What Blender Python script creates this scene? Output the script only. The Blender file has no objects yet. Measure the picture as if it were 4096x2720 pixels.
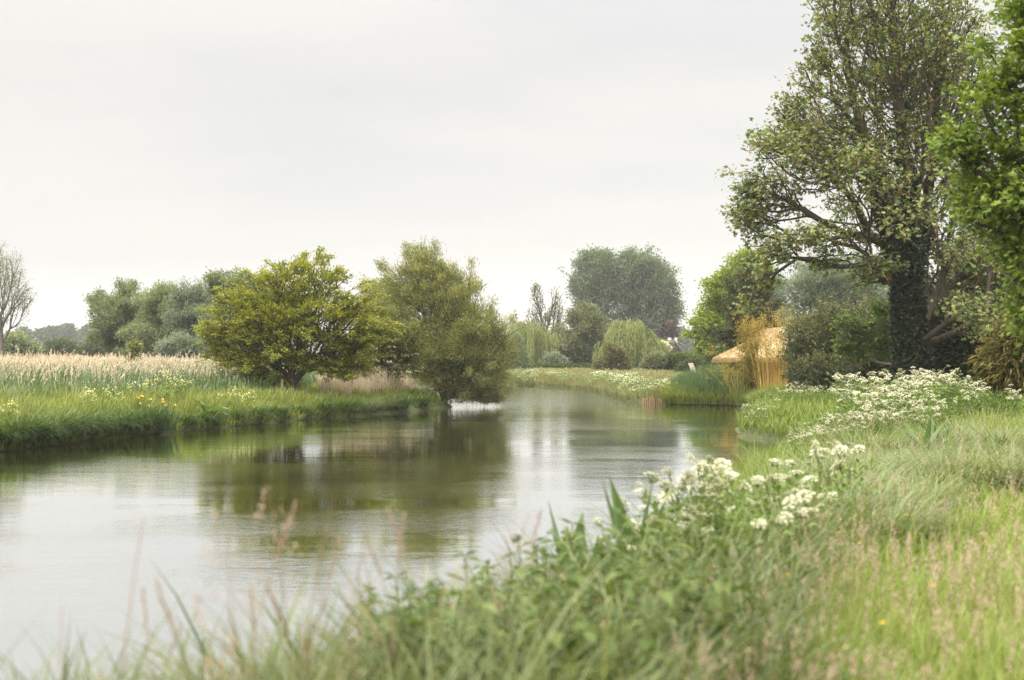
import bpy, math
import numpy as np
from mathutils import geometry, Vector
SC = bpy.context.scene
COL = SC.collection
R = np.random.default_rng(11)
PI = math.pi
F, CZ, HY = 1422.2, 2.2, 355.0          # focal length in pixels of a 1024 px wide picture, eye height over the water, horizon row

# ------------------------------------------------------------------ camera, sky, sun, exposure
cd = bpy.data.cameras.new('camera'); cam = bpy.data.objects.new('camera', cd); COL.objects.link(cam)
cam.location = (0, 0, CZ); cam.rotation_euler = (PI/2, 0, 0)
cd.lens = 50; cd.sensor_width = 36; cd.shift_y = (HY-340)/1024
cd.clip_start = 0.1; cd.clip_end = 9000
cd.dof.use_dof = True; cd.dof.focus_distance = 54; cd.dof.aperture_fstop = 1.9
SC.camera = cam

SUN_EL, SUN_AZ = math.radians(50), math.radians(-120)   # high, behind and to the left of the camera
w = bpy.data.worlds.new('World'); SC.world = w; w.use_nodes = True
nt = w.node_tree; N = nt.nodes; L = nt.links; N.clear()
out = N.new('ShaderNodeOutputWorld'); add = N.new('ShaderNodeAddShader'); L.new(add.outputs[0], out.inputs[0])
sky = N.new('ShaderNodeTexSky'); sky.sky_type = 'NISHITA'; sky.sun_disc = False
sky.sun_elevation = SUN_EL; sky.sun_rotation = SUN_AZ; sky.dust_density = 3
b1 = N.new('ShaderNodeBackground'); b1.inputs[1].default_value = 0.05; hs = N.new('ShaderNodeHueSaturation'); hs.inputs['Saturation'].default_value = .2; L.new(sky.outputs[0], hs.inputs['Color']); L.new(hs.outputs[0], b1.inputs[0]); L.new(b1.outputs[0], add.inputs[0])
tc = N.new('ShaderNodeTexCoord'); sx = N.new('ShaderNodeSeparateXYZ'); L.new(tc.outputs['Generated'], sx.inputs[0])
mr = N.new('ShaderNodeMapRange'); mr.interpolation_type = 'SMOOTHSTEP'; L.new(sx.outputs['Z'], mr.inputs[0])
mr.inputs[1].default_value = 0.17; mr.inputs[2].default_value = 1.0; mr.inputs[3].default_value = 0.222; mr.inputs[4].default_value = 2.9
mp = N.new('ShaderNodeMapping'); mp.inputs['Scale'].default_value = (2.6, 2.6, 14); mp.inputs['Location'].default_value = (3.1, .4, 1.7); L.new(tc.outputs['Generated'], mp.inputs[0])
nz = N.new('ShaderNodeTexNoise'); nz.inputs['Scale'].default_value = 1.0; nz.inputs['Detail'].default_value = 4; nz.inputs['Roughness'].default_value = .5; L.new(mp.outputs[0], nz.inputs['Vector'])
cr = N.new('ShaderNodeValToRGB'); e = cr.color_ramp.elements
e[0].position = .38; e[0].color = (.84, .82, .785, 1); e[1].position = .58; e[1].color = (1.045, .98, .865, 1); L.new(nz.outputs[0], cr.inputs[0])
b2 = N.new('ShaderNodeBackground'); L.new(cr.outputs[0], b2.inputs[0]); L.new(mr.outputs[0], b2.inputs[1]); L.new(b2.outputs[0], add.inputs[1])

sl = bpy.data.lights.new('sun', 'SUN'); sl.energy = 1.5; sl.angle = math.radians(25); sl.color = (1, .94, .84)
so = bpy.data.objects.new('sun', sl); COL.objects.link(so)

d = Vector((math.sin(SUN_AZ)*math.cos(SUN_EL), math.cos(SUN_AZ)*math.cos(SUN_EL), math.sin(SUN_EL)))
so.rotation_euler = d.to_track_quat('Z', 'Y').to_euler()
SC.view_settings.view_transform = 'Standard'; SC.view_settings.look = 'None'
SC.view_settings.exposure = 0.92; SC.view_settings.gamma = 1.0
SC.render.engine = 'CYCLES'
cy = SC.cycles
cy.max_bounces = 6; cy.diffuse_bounces = 3; cy.glossy_bounces = 3; cy.transmission_bounces = 4; cy.volume_bounces = 0; cy.transparent_max_bounces = 8
cy.use_denoising = True; cy.denoising_prefilter = 'NONE'; cy.use_adaptive_sampling = False
cy.caustics_reflective = False; cy.caustics_refractive = False

# ------------------------------------------------------------------ helpers
def px(x, y, D): return np.array([(x-512)/F*D, D, CZ-(y-HY)/F*D])
def X(x, D): return (x-512)/F*D
def Z(y, D): return CZ-(y-HY)/F*D
def unit(v): return v/np.maximum(np.linalg.norm(v, axis=-1, keepdims=True), 1e-9)
def rdir(n): return unit(R.normal(size=(n, 3)))
def vnoise(p, scale, seed=0):
    r = np.random.default_rng(seed+77); s = 0
    for k in range(6):
        dv = r.normal(size=p.shape[1]); dv /= np.linalg.norm(dv)
        s = s+np.sin(p@dv*(2*PI/scale)*r.uniform(.6, 1.8)+r.uniform(0, 6.28))
    return s/6*1.3                        # roughly -1..1

class MB:
    """collects vertices, faces and a per-vertex tint; build() links them as ONE mesh object"""
    def __init__(s): s.v = []; s.t = []; s.f = []; s.n = 0
    def add(s, v, faces, tint=.5, mat=0):
        v = np.asarray(v, float).reshape(-1, 3)
        s.v.append(v); s.t.append(np.broadcast_to(np.asarray(tint, float), (len(v),)))
        for f in (faces if isinstance(faces, list) else [faces]):
            f = np.asarray(f, np.int64)
            if len(f): s.f.append((f+s.n, mat))
        s.n += len(v)
    def mesh(s, name, mats, smooth=False):
        me = bpy.data.meshes.new(name)
        v = np.concatenate(s.v); t = np.concatenate(s.t)
        me.vertices.add(len(v)); me.vertices.foreach_set('co', v.ravel().astype(np.float32))
        li = np.concatenate([f.ravel() for f, m in s.f])
        cnt = np.concatenate([np.full(len(f), f.shape[1]) for f, m in s.f])
        mi = np.concatenate([np.full(len(f), m) for f, m in s.f])
        me.loops.add(len(li)); me.loops.foreach_set('vertex_index', li.astype(np.int32))
        me.polygons.add(len(cnt)); st = np.concatenate([[0], np.cumsum(cnt)[:-1]])
        me.polygons.foreach_set('loop_start', st.astype(np.int32))
        for m in (mats if isinstance(mats, (list, tuple)) else [mats]): me.materials.append(m)
        me.polygons.foreach_set('material_index', mi.astype(np.int32))
        me.polygons.foreach_set('use_smooth', np.full(len(cnt), bool(smooth)))
        a = me.attributes.new('tint', 'FLOAT', 'POINT'); a.data.foreach_set('value', t.astype(np.float32))
        me.update(calc_edges=True)
        return me
    def build(s, name, mats, parent=None, smooth=False):
        o = bpy.data.objects.new(name, s.mesh(name, mats, smooth)); COL.objects.link(o)
        if parent: o.parent = parent
        return o

def tag(o, label=None, cat=None, group=None, kind=None):
    if label: o['label'] = label
    if cat: o['category'] = cat
    if group: o['group'] = group
    if kind: o['kind'] = kind
    return o
def thing(name, label, cat, loc=(0, 0, 0), rz=0, group=None):
    o = bpy.data.objects.new(name, None); COL.objects.link(o); o.empty_display_size = .2
    o.location = [float(c) for c in loc]; o.rotation_euler = (0, 0, rz)
    return tag(o, label, cat, group)
def copy_tree(o, parent=None):
    c = o.copy(); COL.objects.link(c)
    if parent: c.parent = parent
    for ch in list(o.children): copy_tree(ch, c)
    return c

# ------------------------------------------------------------------ materials
def nmat(name):
    m = bpy.data.materials.new(name); m.use_nodes = True; t = m.node_tree; t.nodes.clear()
    return m, t.nodes, t.links, t.nodes.new('ShaderNodeOutputMaterial')
def ramp(Nn, cols, pos=None):
    c = Nn.new('ShaderNodeValToRGB'); el = c.color_ramp.elements
    pos = pos or np.linspace(0, 1, len(cols))
    while len(el) < len(cols): el.new(.5)
    for q, (p, k) in enumerate(zip(pos, cols)): el[q].position = float(p); el[q].color = (*k, 1)
    return c
def leafmat(name, cols, pos=None, trans=.35, rough=.55, spec=.3, tcol=(1.15, 1.1, .6)):
    m, Nn, Ln, o = nmat(name)
    a = Nn.new('ShaderNodeAttribute'); a.attribute_name = 'tint'
    c = ramp(Nn, cols, pos); Ln.new(a.outputs['Fac'], c.inputs[0])
    p = Nn.new('ShaderNodeBsdfPrincipled'); p.inputs['Roughness'].default_value = rough; p.inputs['Specular IOR Level'].default_value = spec
    Ln.new(c.outputs[0], p.inputs['Base Color'])
    if trans <= 0: Ln.new(p.outputs[0], o.inputs[0]); return m
    tm = Nn.new('ShaderNodeMix'); tm.data_type = 'RGBA'; tm.blend_type = 'MULTIPLY'; tm.inputs[0].default_value = 1
    Ln.new(c.outputs[0], tm.inputs[6]); tm.inputs[7].default_value = (*tcol, 1)
    tr = Nn.new('ShaderNodeBsdfTranslucent'); Ln.new(tm.outputs[2], tr.inputs[0])
    mx = Nn.new('ShaderNodeMixShader'); mx.inputs[0].default_value = trans
    Ln.new(p.outputs[0], mx.inputs[1]); Ln.new(tr.outputs[0], mx.inputs[2]); Ln.new(mx.outputs[0], o.inputs[0])
    return m
def solid(name, c1, c2, scale=(4, 4, 4), rough=.8, bump=.3, detail=5, metallic=0):
    m, Nn, Ln, o = nmat(name)
    t = Nn.new('ShaderNodeTexCoord'); q = Nn.new('ShaderNodeMapping'); q.inputs['Scale'].default_value = scale; Ln.new(t.outputs['Object'], q.inputs[0])
    n = Nn.new('ShaderNodeTexNoise'); n.inputs['Scale'].default_value = 1; n.inputs['Detail'].default_value = detail; n.inputs['Roughness'].default_value = .65; Ln.new(q.outputs[0], n.inputs['Vector'])
    c = ramp(Nn, [c1, c2], [.32, .68]); Ln.new(n.outputs[0], c.inputs[0])
    p = Nn.new('ShaderNodeBsdfPrincipled'); p.inputs['Roughness'].default_value = rough; p.inputs['Metallic'].default_value = metallic
    Ln.new(c.outputs[0], p.inputs['Base Color'])
    b = Nn.new('ShaderNodeBump'); b.inputs['Strength'].default_value = bump; b.inputs['Distance'].default_value = .05; Ln.new(n.outputs[0], b.inputs['Height']); Ln.new(b.outputs[0], p.inputs['Normal'])
    Ln.new(p.outputs[0], o.inputs[0]); return m

M = {}
M['bark'] = solid('bark', (.035, .027, .018), (.11, .085, .06), (9, 9, 2.5), .9, .8)
M['bark_grey'] = solid('bark_grey', (.08, .072, .06), (.2, .18, .15), (9, 9, 2.5), .9, .6)
M['bark_pale'] = solid('bark_pale', (.25, .22, .18), (.5, .46, .4), (5, 5, 3), .8, .3)
M['haw'] = leafmat('hawthorn_leaf', [(0.126, 0.172, 0.028), (0.263, 0.293, 0.043), (0.505, 0.465, 0.088)])
M['bankwillow'] = leafmat('bank_willow_leaf', [(0.129, 0.164, 0.057), (0.279, 0.306, 0.108), (0.513, 0.470, 0.203)])
M['greywillow'] = leafmat('grey_willow_leaf', [(0.112, 0.156, 0.074), (0.222, 0.272, 0.140), (0.365, 0.406, 0.248)])
M['silver'] = leafmat('silver_willow_leaf', [(0.127, 0.172, 0.121), (0.230, 0.287, 0.207), (0.356, 0.414, 0.310)])
M['poplar'] = leafmat('poplar_leaf', [(0.078, 0.122, 0.063), (0.156, 0.209, 0.116), (0.265, 0.302, 0.194)])
M['weeping'] = leafmat('weeping_willow_leaf', [(0.140, 0.176, 0.061), (0.281, 0.324, 0.129), (0.459, 0.473, 0.224)])
M['birch'] = leafmat('birch_leaf', [(0.098, 0.124, 0.058), (0.182, 0.208, 0.104), (0.286, 0.299, 0.169)])
M['pear'] = leafmat('pear_leaf', [(.1, .11, .04), (.19, .19, .075), (.28, .26, .13)])
M['walnut'] = leafmat('walnut_leaf', [(0.118, 0.182, 0.021), (0.235, 0.308, 0.042), (0.403, 0.448, 0.084)])
M['yew'] = leafmat('yew_leaf', [(.03, .04, .012), (.065, .075, .02), (.13, .12, .04)], trans=.15)
M['syc'] = leafmat('sycamore_leaf', [(0.075, 0.112, 0.032), (0.159, 0.206, 0.055), (0.299, 0.307, 0.088)], rough=.45, spec=.45)
M['seed'] = leafmat('sycamore_seed', [(.3, .2, .06), (.42, .28, .1)], trans=.3, tcol=(1, 1, 1))
M['ivy'] = leafmat('ivy_leaf', [(0.010, 0.018, 0.005), (0.024, 0.040, 0.010), (0.044, 0.060, 0.016)], trans=.1, rough=.4)
M['chest'] = leafmat('chestnut_leaf', [(0.066, 0.111, 0.015), (0.148, 0.223, 0.025), (0.252, 0.314, 0.045)], rough=.5)
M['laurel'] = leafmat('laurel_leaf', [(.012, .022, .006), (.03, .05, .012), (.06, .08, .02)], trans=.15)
M['bamgold'] = leafmat('golden_bamboo_leaf', [(0.145, 0.154, 0.026), (0.319, 0.266, 0.054), (0.580, 0.434, 0.108)], tcol=(1.1, 1, .7))
M['canegold'] = leafmat('golden_cane', [(0.420, 0.266, 0.060), (0.700, 0.462, 0.120)], trans=0)
M['bamdark'] = leafmat('dark_bamboo_leaf', [(.03, .05, .016), (.08, .105, .032), (.2, .2, .07)], trans=.2, rough=.4, spec=.5)
M['canedark'] = leafmat('dark_cane', [(.1, .06, .02), (.2, .12, .04)], trans=0)
M['olive'] = leafmat('olive_bamboo_leaf', [(.06, .065, .015), (.13, .12, .03), (.25, .19, .06)], trans=.25)
M['elder'] = leafmat('elder_leaf', [(.07, .1, .02), (.15, .17, .04), (.26, .26, .08)])
M['cream'] = leafmat('cream_flower', [(.5, .47, .3), (.75, .7, .5)], trans=.25, tcol=(1, 1, .9))
M['white'] = leafmat('white_flower', [(.4, .4, .2), (.62, .6, .42), (.74, .73, .6)], trans=.3, tcol=(1, 1, .9))
M['stemg'] = leafmat('green_stem', [(.08, .11, .025), (.16, .18, .05)], trans=0)
M['herb'] = leafmat('herb_leaf', [(0.068, 0.121, 0.024), (0.149, 0.230, 0.047), (0.270, 0.351, 0.108)])
M['grass'] = leafmat('bank_grass_blade', [(0.073, 0.111, 0.020), (0.194, 0.246, 0.048), (0.354, 0.363, 0.116), (0.612, 0.466, 0.296)], [0, .4, .8, 1], rough=.5, spec=.35)
M['meadow'] = leafmat('meadow_grass_blade', [(.09, .14, .02), (.2, .27, .05), (.32, .36, .1), (.44, .36, .2)], [0, .4, .8, 1], rough=.5)
M['sedge'] = leafmat('sedge_blade', [(.08, .12, .035), (.17, .22, .085), (.3, .34, .19), (.42, .4, .25)], [0, .4, .8, 1], rough=.4, spec=.5)
M['sedge_green'] = leafmat('green_sedge_blade', [(.045, .068, .016), (.115, .15, .042), (.24, .268, .125), (.42, .4, .26)], [0, .4, .8, 1], rough=.45, spec=.4)
M['farmeadow'] = leafmat('far_meadow_blade', [(.09, .11, .035), (.17, .185, .07), (.28, .27, .13), (.38, .34, .22)], [0, .4, .8, 1])
M['reed'] = leafmat('dry_reed', [(0.259, 0.248, 0.119), (0.626, 0.518, 0.378), (0.842, 0.713, 0.583)], trans=.25, tcol=(1, 1, .9))
M['greenreed'] = leafmat('green_reed_blade', [(.04, .08, .03), (.09, .15, .06), (.17, .23, .09)], rough=.4, spec=.4)
M['fog'] = leafmat('seed_head', [(.36, .25, .2), (.52, .4, .3), (.6, .5, .36)], trans=.35, tcol=(1, 1, .9))
M['straw'] = leafmat('grass_stalk', [(0.096, 0.112, 0.032), (0.224, 0.176, 0.080), (0.320, 0.240, 0.160), (0.240, 0.160, 0.160)], [0, .35, .7, 1], trans=.2)
M['dock'] = leafmat('dock_leaf', [(0.057, 0.109, 0.034), (0.114, 0.189, 0.060), (0.190, 0.275, 0.102)], rough=.4, spec=.5)
M['yellow'] = leafmat('yellow_flower', [(.7, .42, .02), (.85, .6, .05)], trans=.2, tcol=(1, 1, 1))
M['paleyellow'] = leafmat('pale_yellow_flower', [(.42, .44, .14), (.62, .62, .28)], trans=.25, tcol=(1, 1, 1))
M['hedge'] = leafmat('hedge_leaf', [(.025, .045, .012), (.06, .09, .025), (.13, .16, .05)])
M['beech'] = leafmat('copper_beech_leaf', [(.035, .016, .022), (.075, .04, .05), (.13, .08, .08)])
M['wood_leaf'] = leafmat('wood_leaf', [(.045, .07, .028), (.09, .125, .05), (.15, .18, .07)])
M['thatch'] = solid('thatch', (.5, .385, .22), (.7, .55, .35), (45, 45, 14), .95, .9)
M['thatch_edge'] = solid('thatch_edge', (.36, .24, .11), (.62, .45, .25), (30, 30, 6), .95, .8)
M['board'] = solid('larch_board', (.34, .19, .08), (.55, .34, .16), (1.5, 1.5, 24), .7, .25)
M['darkwood'] = solid('dark_timber', (.035, .026, .02), (.09, .07, .055), (6, 6, 2), .8, .4)
M['greywood'] = solid('weathered_timber', (.3, .26, .21), (.5, .45, .38), (4, 4, 20), .85, .3)
M['piling'] = solid('piling_timber', (.13, .085, .04), (.42, .3, .17), (6, 6, 2), .9, .5)
M['black_board'] = solid('black_weatherboard', (.012, .013, .016), (.035, .037, .042), (3, 3, 20), .7, .25)
M['slate'] = solid('roof_slate', (.05, .05, .055), (.11, .105, .1), (6, 6, 6), .7, .3)
M['render'] = solid('white_chimney', (.7, .69, .66), (.82, .81, .78), (3, 3, 3), .8, .1)
M['bargeboard'] = solid('bargeboard', (.1, .1, .1), (.2, .19, .18), (3, 3, 3), .7, .1)
M['pathm'] = solid('gravel_path', (.3, .25, .18), (.5, .43, .33), (3, 3, 3), .95, .3)
M['hill'] = solid('hill_woodland', (.04, .06, .03), (.13, .15, .08), (.02, .02, .05), .95, .5)

# ground and water
def ground_mat():
    m, Nn, Ln, o = nmat('earth_and_moss')
    t = Nn.new('ShaderNodeTexCoord')
    n1 = Nn.new('ShaderNodeTexNoise'); n1.inputs['Scale'].default_value = .35; n1.inputs['Detail'].default_value = 8; n1.inputs['Roughness'].default_value = .7; Ln.new(t.outputs['Object'], n1.inputs['Vector'])
    n2 = Nn.new('ShaderNodeTexNoise'); n2.inputs['Scale'].default_value = 14; n2.inputs['Detail'].default_value = 5; Ln.new(t.outputs['Object'], n2.inputs['Vector'])
    c1 = ramp(Nn, [(.03, .038, .012), (.06, .075, .02), (.12, .12, .05)], [.3, .5, .7]); Ln.new(n1.outputs[0], c1.inputs[0])
    c2 = ramp(Nn, [(.55, .5, .4), (1.15, 1.15, 1.1)], [.35, .65]); Ln.new(n2.outputs[0], c2.inputs[0])
    mx = Nn.new('ShaderNodeMix'); mx.data_type = 'RGBA'; mx.blend_type = 'MULTIPLY'; mx.inputs[0].default_value = 1
    Ln.new(c1.outputs[0], mx.inputs[6]); Ln.new(c2.outputs[0], mx.inputs[7])
    p = Nn.new('ShaderNodeBsdfPrincipled'); p.inputs['Roughness'].default_value = .95; Ln.new(mx.outputs[2], p.inputs['Base Color'])
    b = Nn.new('ShaderNodeBump'); b.inputs['Strength'].default_value = .6; b.inputs['Distance'].default_value = .08; Ln.new(n2.outputs[0], b.inputs['Height']); Ln.new(b.outputs[0], p.inputs['Normal'])
    Ln.new(p.outputs[0], o.inputs[0]); return m
def water_mat():
    m, Nn, Ln, o = nmat('river_water')
    t = Nn.new('ShaderNodeTexCoord')
    def noise(scale, detail, rough=.5, dist=0):
        q = Nn.new('ShaderNodeMapping'); q.inputs['Scale'].default_value = scale; q.inputs['Rotation'].default_value = (0, 0, .12); Ln.new(t.outputs['Object'], q.inputs[0])
        n = Nn.new('ShaderNodeTexNoise'); n.inputs['Scale'].default_value = 1; n.inputs['Detail'].default_value = detail; n.inputs['Roughness'].default_value = rough; n.inputs['Distortion'].default_value = dist
        Ln.new(q.outputs[0], n.inputs['Vector']); return n.outputs[0]
    def math_(op, a, b):
        k = Nn.new('ShaderNodeMath'); k.operation = op
        for i, v in enumerate((a, b)):
            if isinstance(v, (int, float)): k.inputs[i].default_value = v
            else: Ln.new(v, k.inputs[i])
        return k.outputs[0]
    fine = noise((4.5, 8, 1), 4, .6); mid = noise((.9, 1.5, 1), 3, .5)
    patch = noise((.10, .22, 1), 4, .55, .6)
    pr = ramp(Nn, [(.12,)*3, (1,)*3], [.42, .72]); Ln.new(patch, pr.inputs[0])
    sy = Nn.new('ShaderNodeSeparateXYZ'); Ln.new(t.outputs['Object'], sy.inputs[0])      # the shallow reach at the bend runs faster and is rippled all over
    my = Nn.new('ShaderNodeMapRange'); my.interpolation_type = 'SMOOTHSTEP'; my.inputs[1].default_value = 48; my.inputs[2].default_value = 68; my.inputs[3].default_value = 0; my.inputs[4].default_value = 1.3; Ln.new(sy.outputs['Y'], my.inputs[0])
    h = math_('ADD', math_('MULTIPLY', math_('MULTIPLY', fine, .006), math_('MAXIMUM', pr.outputs[0], my.outputs[0])), math_('MULTIPLY', mid, .0035))
    b = Nn.new('ShaderNodeBump'); b.inputs['Strength'].default_value = 1; b.inputs['Distance'].default_value = 1.0; Ln.new(h, b.inputs['Height'])
    bed = noise((.35, .5, 1), 6, .65)
    bc = ramp(Nn, [(.012, .014, .003), (.03, .03, .006), (.06, .055, .011)], [.35, .5, .68]); Ln.new(bed, bc.inputs[0])
    d = Nn.new('ShaderNodeBsdfDiffuse'); Ln.new(bc.outputs[0], d.inputs[0])
    g = Nn.new('ShaderNodeBsdfGlossy'); g.inputs['Roughness'].default_value = .03; Ln.new(b.outputs[0], g.inputs['Normal']); g.inputs[0].default_value = (.97, .985, 1, 1)
    fr = Nn.new('ShaderNodeFresnel'); fr.inputs[0].default_value = 1.4; Ln.new(b.outputs[0], fr.inputs['Normal'])
    mx = Nn.new('ShaderNodeMixShader'); Ln.new(math_('ADD', math_('MULTIPLY', fr.outputs[0], .27), .73), mx.inputs[0]); Ln.new(d.outputs[0], mx.inputs[1]); Ln.new(g.outputs[0], mx.inputs[2])
    Ln.new(mx.outputs[0], o.inputs[0]); return m
M['ground'] = ground_mat(); M['water'] = water_mat()

# ------------------------------------------------------------------ river outline, terrain
RIV = np.array([(-9, -8), (-6, -1), (-4.4, 2.6), (-3.0, 4.6), (-1.75, 5.9), (-.85, 7.4), (-.05, 9.1), (.75, 11.5), (1.9, 16), (2.7, 20), (3.6, 23), (5.0, 26.5), (6.6, 30.5), (7.0, 33.5), (6.7, 36.5),
                (6.1, 38.3), (6.6, 42), (7.9, 48), (9.6, 56), (10.1, 60), (9.5, 61.8), (7.6, 62.8), (6.0, 64.6), (5.5, 67), (5.4, 75), (5.1, 84), (3.9, 94), (.6, 103), (-6, 111), (-25, 118), (-60, 116), (-60, 98), (-25, 92), (-11, 82), (-6, 72), (-3.4, 64),
                (-2.45, 60.6), (-3.3, 57), (-4.4, 54), (-7.2, 48), (-9.5, 41), (-10.7, 37), (-11.6, 32.4), (-13, 28), (-18, 20), (-30, 8), (-44, -20), (-20, -24)], float)
def sdist(P):
    """signed distance to the river: positive on land"""
    P = np.asarray(P, float)[:, :2]; out = np.empty(len(P))
    A = RIV; B = np.roll(RIV, -1, 0); AB = B-A; L2 = (AB**2).sum(1)
    for s in range(0, len(P), 20000):
        p = P[s:s+20000, None, :]
        t = np.clip(((p-A)*AB).sum(2)/L2, 0, 1)
        dd = np.sqrt((((A+t[..., None]*AB)-p)**2).sum(2)).min(1)
        c = ((A[:, 1] > p[..., 1]) != (B[:, 1] > p[..., 1])) & (p[..., 0] < (B[:, 0]-A[:, 0])*(p[..., 1]-A[:, 1])/np.where(AB[:, 1] == 0, 1e-9, AB[:, 1])+A[:, 0])
        out[s:s+20000] = np.where(c.sum(1) % 2 == 1, -dd, dd)
    return out
def height(P, d=None):
    P = np.asarray(P, float)
    if d is None: d = sdist(P)
    land = .07+.53*(1-np.exp(-np.maximum(d, 0)/1.1))+.08*vnoise(P[:, :2], 7, 3)*np.clip(d/2, 0, 1)+.12*np.clip((P[:, 1]-60)/60, 0, 1)*np.clip(d/6, 0, 1)
    return np.where(d > 0, np.minimum(land, .03+d*1.4), np.maximum(-.9, d*1.4+.03))
def on_ground(P):
    P = np.asarray(P, float); return np.column_stack([P[:, :2], height(P)])
def gz(x, y): return float(height(np.array([[x, y]]))[0])

def axis(lo, hi, step, far):
    a = list(np.arange(lo, hi+1e-6, step)); g = step
    while a[-1] < far: g *= 1.25; a.append(a[-1]+g)
    g = step
    while a[0] > -far: g *= 1.25; a.insert(0, a[0]-g)
    return np.array(a)
gx, gy = axis(-24, 26, .45, 3400), axis(-3, 116, .5, 3400)
GX, GY = np.meshgrid(gx, gy); P = np.column_stack([GX.ravel(), GY.ravel()])
mb = MB(); nx = len(gx); i = (np.arange(len(gy)-1)[:, None]*nx+np.arange(nx-1)).ravel()
mb.add(np.column_stack([P, height(P)]), np.column_stack([i, i+1, i+nx+1, i+nx]))
tag(mb.build('ground', M['ground'], smooth=True), 'green riverside land on both banks', 'ground', kind='structure')
c0 = RIV.mean(0)
tri = geometry.tessellate_polygon([[Vector((*p, 0)) for p in RIV]])
mb = MB()
RO = []
for k in range(len(RIV)):
    a, b, c = RIV[k-1], RIV[k], RIV[(k+1) % len(RIV)]
    t = (c-a)/np.linalg.norm(c-a); RO.append(b+np.array([t[1], -t[0]])*.35)
RO = np.array(RO)
mb.add(np.column_stack([RO, np.zeros(len(RO))]), np.array(tri))
wo = mb.build('river', M['water']); tag(wo, 'calm river reflecting the sky and trees', 'river', kind='structure')
if wo.data.polygons[0].normal.z < 0: wo.data.flip_normals()

# ------------------------------------------------------------------ shape builders
TEMPL = {
    'diamond': (np.array([(0, 0, 0), (.45, .5, .08), (1, 0, -.08), (.45, -.5, .08)]), np.array([(0, 2, 1), (0, 3, 2)])),
    'quad': (np.array([(0, -.35, 0), (.55, -.5, .05), (1, .1, -.05), (.4, .5, .05)]), np.array([(0, 1, 2, 3)])),
}
def _palm():
    an = np.radians([-125, -92, -58, -30, 0, 30, 58, 92, 125]); ra = np.array([.5, .34, .62, .4, .75, .4, .62, .34, .5])
    v = [(0.25, 0, 0)]+[(.25+r*math.cos(a), r*math.sin(a), -.12*abs(math.sin(a))*r*2-.1*max(0, r*math.cos(a))) for a, r in zip(an, ra)]
    return np.array(v), np.array([(0, k, k+1) for k in range(1, 9)])
def _chest():
    v, f = [], []
    for a in np.radians([-95, -48, 0, 48, 95]):
        ln = 1.0 if abs(a) < .5 else .8 if abs(a) < 1.2 else .6
        c, s = math.cos(a), math.sin(a); n = len(v)
        for u, t, z in ((0, 0, 0), (.62, .17, -.08), (1, 0, -.42), (.62, -.17, -.08)): v.append((ln*(u*c-t*s), ln*(u*s+t*c), z*ln))
        f += [(n, n+2, n+1), (n, n+3, n+2)]
    return np.array(v), np.array(f)
TEMPL['palm'] = _palm(); TEMPL['chest'] = _chest()

def leaves(mb, pos, ax, nrm, size, aspect, tint, shape='diamond', mat=0):
    T, Fc = TEMPL[shape]; n = len(pos)
    ax = unit(ax); side = unit(np.cross(nrm, ax)); nr = np.cross(ax, side)
    size = np.broadcast_to(size, (n,))[:, None, None]
    V = pos[:, None]+size*(T[None, :, :1]*ax[:, None]+aspect*T[None, :, 1:2]*side[:, None]+T[None, :, 2:]*nr[:, None])
    k = len(T); FF = (np.arange(n)[:, None, None]*k+Fc[None]).reshape(-1, Fc.shape[1])
    mb.add(V, FF, np.repeat(np.broadcast_to(tint, (n,)), k), mat)

def blades(mb, root, h, wd, az, bend, tint0, tint1, segs=3, mat=0, twist=None, lean=0.):
    """curved tapering grass ribbons"""
    n = len(root); h, wd, az, bend, tint0, tint1, lean = [np.broadcast_to(np.asarray(q, float), (n,)) for q in (h, wd, az, bend, tint0, tint1, lean)]
    t = np.linspace(0, 1, segs+1)
    b = np.maximum(bend, .02)[:, None]
    a0 = lean[:, None]; ang = a0+b*t
    up = h[:, None]*(np.sin(ang)-np.sin(a0))/b; outw = h[:, None]*(np.cos(a0)-np.cos(ang))/b
    ca, sa = np.cos(az)[:, None], np.sin(az)[:, None]
    C = np.stack([root[:, :1]+outw*ca, root[:, 1:2]+outw*sa, root[:, 2:]+up], 2)
    tw = az+PI/2+(R.normal(0, .5, n) if twist is None else twist)
    sd = np.stack([np.cos(tw), np.sin(tw), np.zeros(n)], 1)
    wt = wd[:, None]*(1-t**1.8)*.5*(.7+.6*np.minimum(1, t*3))
    Lf = C-sd[:, None]*wt[..., None]; Rt = C+sd[:, None]*wt[..., None]
    V = np.empty((n, 2*segs+1, 3)); V[:, 0:2*segs:2] = Lf[:, :segs]; V[:, 1:2*segs:2] = Rt[:, :segs]; V[:, 2*segs] = C[:, segs]
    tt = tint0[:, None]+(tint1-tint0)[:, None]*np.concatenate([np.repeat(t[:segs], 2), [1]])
    k = 2*segs+1; base = np.arange(n)[:, None]*k
    fl = []
    for s in range(segs-1): fl.append(base+np.array([2*s, 2*s+1, 2*s+3, 2*s+2]))
    fs = [np.concatenate(fl)] if fl else []
    fs.append(base+np.array([2*segs-2, 2*segs-1, 2*segs]))
    mb.add(V, fs, tt.ravel(), mat)
    return C[:, -1], unit(C[:, -1]-C[:, -2])

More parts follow.
